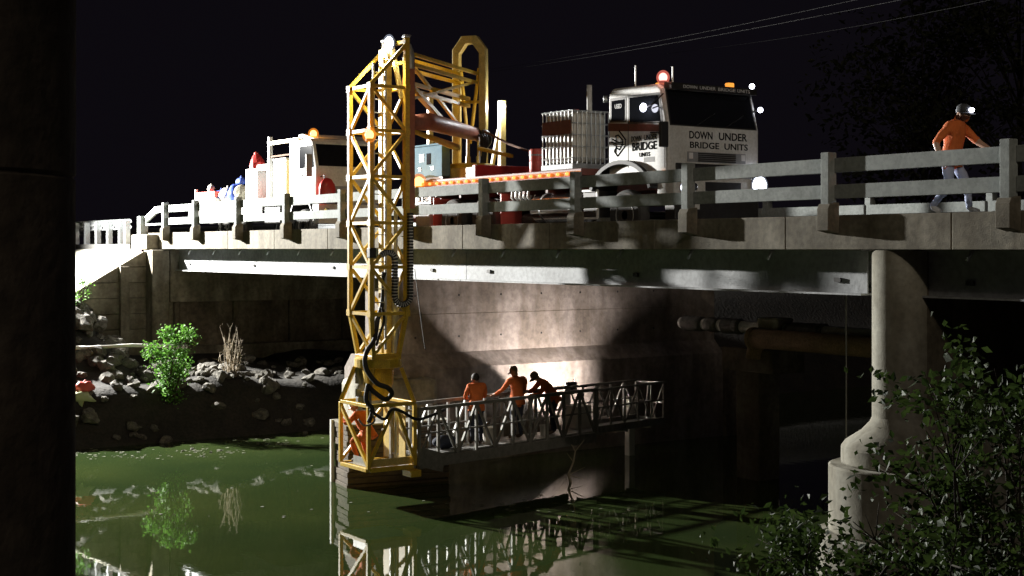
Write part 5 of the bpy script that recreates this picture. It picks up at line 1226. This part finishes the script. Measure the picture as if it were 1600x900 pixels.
# ================================================================== VEGETATION
def leaves(mb, c, n, spread, size, rnd, aspect=0.5, droop=0.2):
    for _ in range(n):
        d = Vector((rnd.gauss(0, 1), rnd.gauss(0, 1), rnd.gauss(0, 1)))
        p = Vector(c) + Vector((d.x * spread[0], d.y * spread[1], d.z * spread[2])) * 0.55
        u = Vector((rnd.uniform(-1, 1), rnd.uniform(-1, 1), rnd.uniform(-.6, .9) - droop)).normalized()
        w = u.cross(Vector((rnd.uniform(-1, 1), rnd.uniform(-1, 1), rnd.uniform(-1, 1)))).normalized(); nn = u.cross(w)
        s = size * rnd.uniform(.6, 1.3); h = s * aspect * .5
        mb.add([p, p + u * s * .45 + w * h + nn * s * .08, p + u * s, p + u * s * .45 - w * h + nn * s * .08], [(0, 1, 2), (0, 2, 3)])
def shrub(name, label, cat, base, clumps, nleaf, size, m, seed, stems, twig=0.02, spread=(.3, .3, .25), aspect=.5, group=None):
    rnd = random.Random(seed); t = thing(name, base, label, cat, group); mb = MB()
    st_ = MB()
    for c in clumps:
        c = Vector(c)
        for _ in range(max(1, nleaf // 14)):
            cc_ = c + Vector((rnd.gauss(0, spread[0]), rnd.gauss(0, spread[1]), rnd.gauss(0, spread[2])))
            leaves(mb, cc_, 14, (size * 1.6,) * 3, size, rnd, aspect)
        b = Vector(base) + Vector((rnd.uniform(-stems, stems), rnd.uniform(-stems, stems), 0)); mid = (b + c) / 2 + Vector((rnd.gauss(0, .1), rnd.gauss(0, .1), .1))
        st_.tube([b, mid, c], [twig * 1.3, twig, twig * .4], 6)
        for _ in range(4):
            e = c + Vector((rnd.gauss(0, spread[0]), rnd.gauss(0, spread[1]), rnd.gauss(0, spread[2])))
            st_.tube([mid * .4 + c * .6, e], [twig * .6, twig * .2], 5)
    mk('crown', mb, m, t); mk('stems', st_, BARK, t, True)
    return t
cb = atX(265, 650, -40.55)
cl_ = []
rnd = random.Random(9)
for i in range(26):
    py = 522 + 122 * i / 25; wob = 29 * math.sin(math.pi * min(1, (i + 4) / 20)) + 7
    cl_.append(atX(264 + 6 * math.sin(i * .9) + rnd.uniform(-wob, wob), py + rnd.uniform(-6, 6), -40.6 + rnd.uniform(-.3, .3)))
shrub('bush', 'bright green leafy bush growing among the rocks on the left bank', 'bush', (cb.x, cb.y, left_z(cb.x, cb.y)), cl_, 112, 0.11, LEAF_L, 4, .12, .018, (.13, .13, .12), .55)
for px, py, x, lab in ((130, 445, -45.2, 'small green weed sprouting beside the wing wall'), (225, 640, -40.6, 'low green weed left of the bright bush at the water'), (112, 462, -45.0, 'tiny green weed at the left edge below the guardrail')):
    c = atX(px, py, x); shrub('weed', lab, 'weed', (c.x, c.y, c.z - .25), [c + Vector((0, rnd.uniform(-.1, .1), rnd.uniform(-.15, .15))) for _ in range(3)], 42, .09, LEAF_L, int(px), .05, .01, (.1, .1, .12))
# dry stalks
dc_ = atX(362, 622, -41.2); ds = thing('dry_weed', (dc_.x, dc_.y, left_z(dc_.x, dc_.y)), 'clump of dry leafless stalks right of the bright bush', 'weed'); mb = MB()
for i in range(34):
    b = Vector((dc_.x + rnd.uniform(-.15, .15), dc_.y + rnd.uniform(-.2, .2), left_z(dc_.x, dc_.y) - .05)); tip = b + Vector((rnd.gauss(0, .2), rnd.gauss(0, .22), rnd.uniform(.5, 1.6)))
    mid = (b + tip) / 2 + Vector((rnd.gauss(0, .05), rnd.gauss(0, .05), .1)); mb.tube([b, mid, tip], [.014, .010, .004], 5)
    for _ in range(3):
        q = mid.lerp(tip, rnd.random()); mb.tube([q, q + Vector((rnd.gauss(0, .12), rnd.gauss(0, .12), rnd.uniform(.03, .2)))], [.006, .002], 4)
mk('stalks', mb, DRY, ds)
# drift branch below the gangway
db = atZ(893, 752, 0.0); mb = MB(); pts = [atD(px, py, 34.0) for px, py in ((893, 756), (888, 742), (896, 722), (899, 705), (893, 694))]
dbt = thing('drift_branch', (pts[0].x, pts[0].y, 0), 'pale bare branch sticking up out of the water below the gangway', 'branch')
mb.tube(pts, [.035, .03, .024, .016, .008], 7)
for k, (dx, dy) in enumerate(((22, -6), (-10, 14), (14, 18), (26, 12))): q = pts[1 + k % 3]; mb.tube([q, q + RGT * dx / 64 + Vector((0, 0, dy / 64))], [.014, .005], 5)
mk('limb', mb, DRY, dbt)
# mangrove bushes at the lower right, near the camera
def right_bush(px0, px1, py_top, py_bot, dep, seed, label, n):
    rnd = random.Random(seed); cl2 = []
    for i in range(n):
        px = rnd.uniform(px0, px1); f_ = (px - px0) / (px1 - px0)
        top = py_top(px); py = top + (py_bot - top) * rnd.random() ** 1.1
        cl2.append(atD(px, py, dep + rnd.uniform(-1.0, 1.0)))
    b = atD((px0 + px1) / 2, py_bot, dep); zb_ = right_z(b.x, b.y)
    return shrub('mangrove_bush', label, 'bush', (b.x, b.y, min(zb_, b.z)), cl2, 126, 0.085, LEAF_R, seed, .5, .011, (.20, .20, .16), .55)
right_bush(1425, 1700, lambda x: 600 + 80 * math.sin((x - 1380) / 30.0) ** 2 + max(0, (1450 - x) * 2.2), 930, 10.5, 21, 'tall dark mangrove bush filling the right edge in front of the pier', 25)
right_bush(1290, 1520, lambda x: 800 + 30 * math.sin((x - 1270) / 22.0) + max(0, (1330 - x) * .3), 980, 11.5, 22, 'low dark bush at the foot of the round nosed pier', 18)
right_bush(1195, 1330, lambda x: 835 + 20 * math.sin((x - 1190) / 14.0), 1000, 13.0, 23, 'low sprawling dark bush at the bottom edge left of the pier', 12)
# trees beyond the bridge, barely lit
def tree(px, base_y, dep, h, w, seed, label):
    rnd = random.Random(seed); b = atD(px, 388, dep); base = Vector((b.x, b.y, 1.0)); t = thing('tree', base, label, 'tree', 'trees in the dark beyond the bridge')
    tr = MB(); top = base + Vector((rnd.uniform(-.5, .5), rnd.uniform(-.5, .5), h * .72))
    tr.tube([base - Vector((0, 0, 2.5)), base + Vector((.1, .1, h * .3)), top], [.34, .24, .06], 9); crown = MB()
    for i in range(26):
        a = rnd.uniform(0, 6.28); hh = h * rnd.uniform(.35, 1.0); rr = w * (1.05 - abs(hh / h - .6) * 1.2) * math.sqrt(rnd.random())
        c = base + Vector((rr * math.cos(a), rr * math.sin(a), hh)); q = base + Vector((.1, .1, hh * .62)); tr.tube([q, (q + c) / 2 + Vector((0, 0, .3)), c], [.1, .06, .02], 6)
        for _ in range(9): leaves(crown, c + Vector((rnd.gauss(0, 1.7), rnd.gauss(0, 1.7), rnd.gauss(0, 1.2))), 20, (1.5, 1.5, 1.0), .6, rnd, .5)
    mk('trunk', tr, BARK, t, True); mk('crown', crown, LEAF_T, t)
for px, dep, h, w, sd_, lb in ((1440, 110, 24, 8, 33, 'dark lower tree just left of the walking man in the background'), (1590, 116, 32, 10, 34, 'dark tree at the right edge behind the walking man')):
    tree(px, 0, dep, h, w, sd_, lb)
# overhead wires
for i, (a, b, lab) in enumerate((((700, 118), (1330, -12), 'uppermost thin overhead wire crossing the night sky'), ((640, 130), (1400, -12), 'middle thin overhead wire crossing the night sky'), ((1040, 84), (1560, -16), 'lowest thin overhead wire to the right in the night sky'))):
    A = atD(a[0], a[1], 70); B = atD(b[0], b[1], 45); B2 = A + (B - A) * 1.4
    pts = [A.lerp(B2, k / 12) - Vector((0, 0, .35 * math.sin(math.pi * k / 12))) for k in range(13)]
    tag(mk('overhead_wire', MB().tube(pts, 0.005, 4), BLACK, None, True), lab, 'wire', None)

# floating scum, leaves and foam flecks
sr = random.Random(77); fmb = MB()
def fleck(px, py, sx, sy, r0, r1, n):
    for _ in range(n):
        c = atZ(px + sr.gauss(0, sx), py + sr.gauss(0, sy), 0.0); r = sr.uniform(r0, r1); k = sr.randint(5, 7); a0 = sr.uniform(0, 6)
        vs = [(c.x + r * sr.uniform(.6, 1.2) * math.cos(a0 + 6.283 * i / k), c.y + r * sr.uniform(.6, 1.5) * math.sin(a0 + 6.283 * i / k), 0.004) for i in range(k)]
        fmb.add(vs + [(v[0], v[1], 0.009) for v in vs], [tuple(range(k, 2 * k))] + [(i, (i + 1) % k, k + (i + 1) % k, k + i) for i in range(k)])
for px, py, sx, sy, n in ((315, 706, 26, 3.5, 70), (200, 712, 45, 4, 40), (420, 690, 35, 4, 40), (140, 706, 22, 3, 30), (560, 800, 60, 22, 5), (820, 790, 60, 8, 40), (930, 700, 60, 10, 10), (300, 780, 120, 40, 10)):
    fleck(px, py, sx, sy, .012, .05, n)
tag(mk('floating_scum', fmb, FOAM), 'pale flecks of foam and leaf litter floating on the river', 'scum', kind='stuff')
# rubbish on the bank
def rubbish(px, py, x, label, m, r, sc, seed):
    c = atX(px, py, x); t = thing('plastic_bag', (c.x, c.y, c.z - r * .6), label, 'rubbish')
    mb = MB().ball(c, r, 14, 10, sc); mb.v = [tuple(Vector(v) + (Vector(v) - c) * .7 * noise.noise(Vector(v) * 6 + Vector((seed, 0, 0)))) for v in mb.v]
    mk('crumpled_film', mb, m, t, True); mk('twisted_neck', MB().tube([c + Vector((0, 0, r * sc[2] * .8)), c + Vector((0, .05, r * sc[2] * 1.3))], [.05, .02], 6), m, t)
rubbish(131, 606, -40.8, 'red and orange plastic bag caught on the rocks at the far left', REDPL, .26, (.8, 1, .7), 1)
rubbish(124, 622, -40.7, 'pale green plastic sheet below the red bag on the rocks', mat('pale_green_plastic', (.45, .5, .28), .5, var=.3, scale=6), .36, (.8, 1.1, .6), 2)
rubbish(339, 636, -40.42, 'bright red bag among the rocks right of the bush', REDP, .17, (.8, 1, .9), 3)
rubbish(333, 628, -40.5, 'small pinkish wrapper next to the bright red bag', mat('pink_plastic', (.62, .38, .34), .5, var=.2, scale=6), .12, (.8, 1.1, .6), 4)

for o in list(bpy.data.objects):
    if '_w' in o: del o['_w']
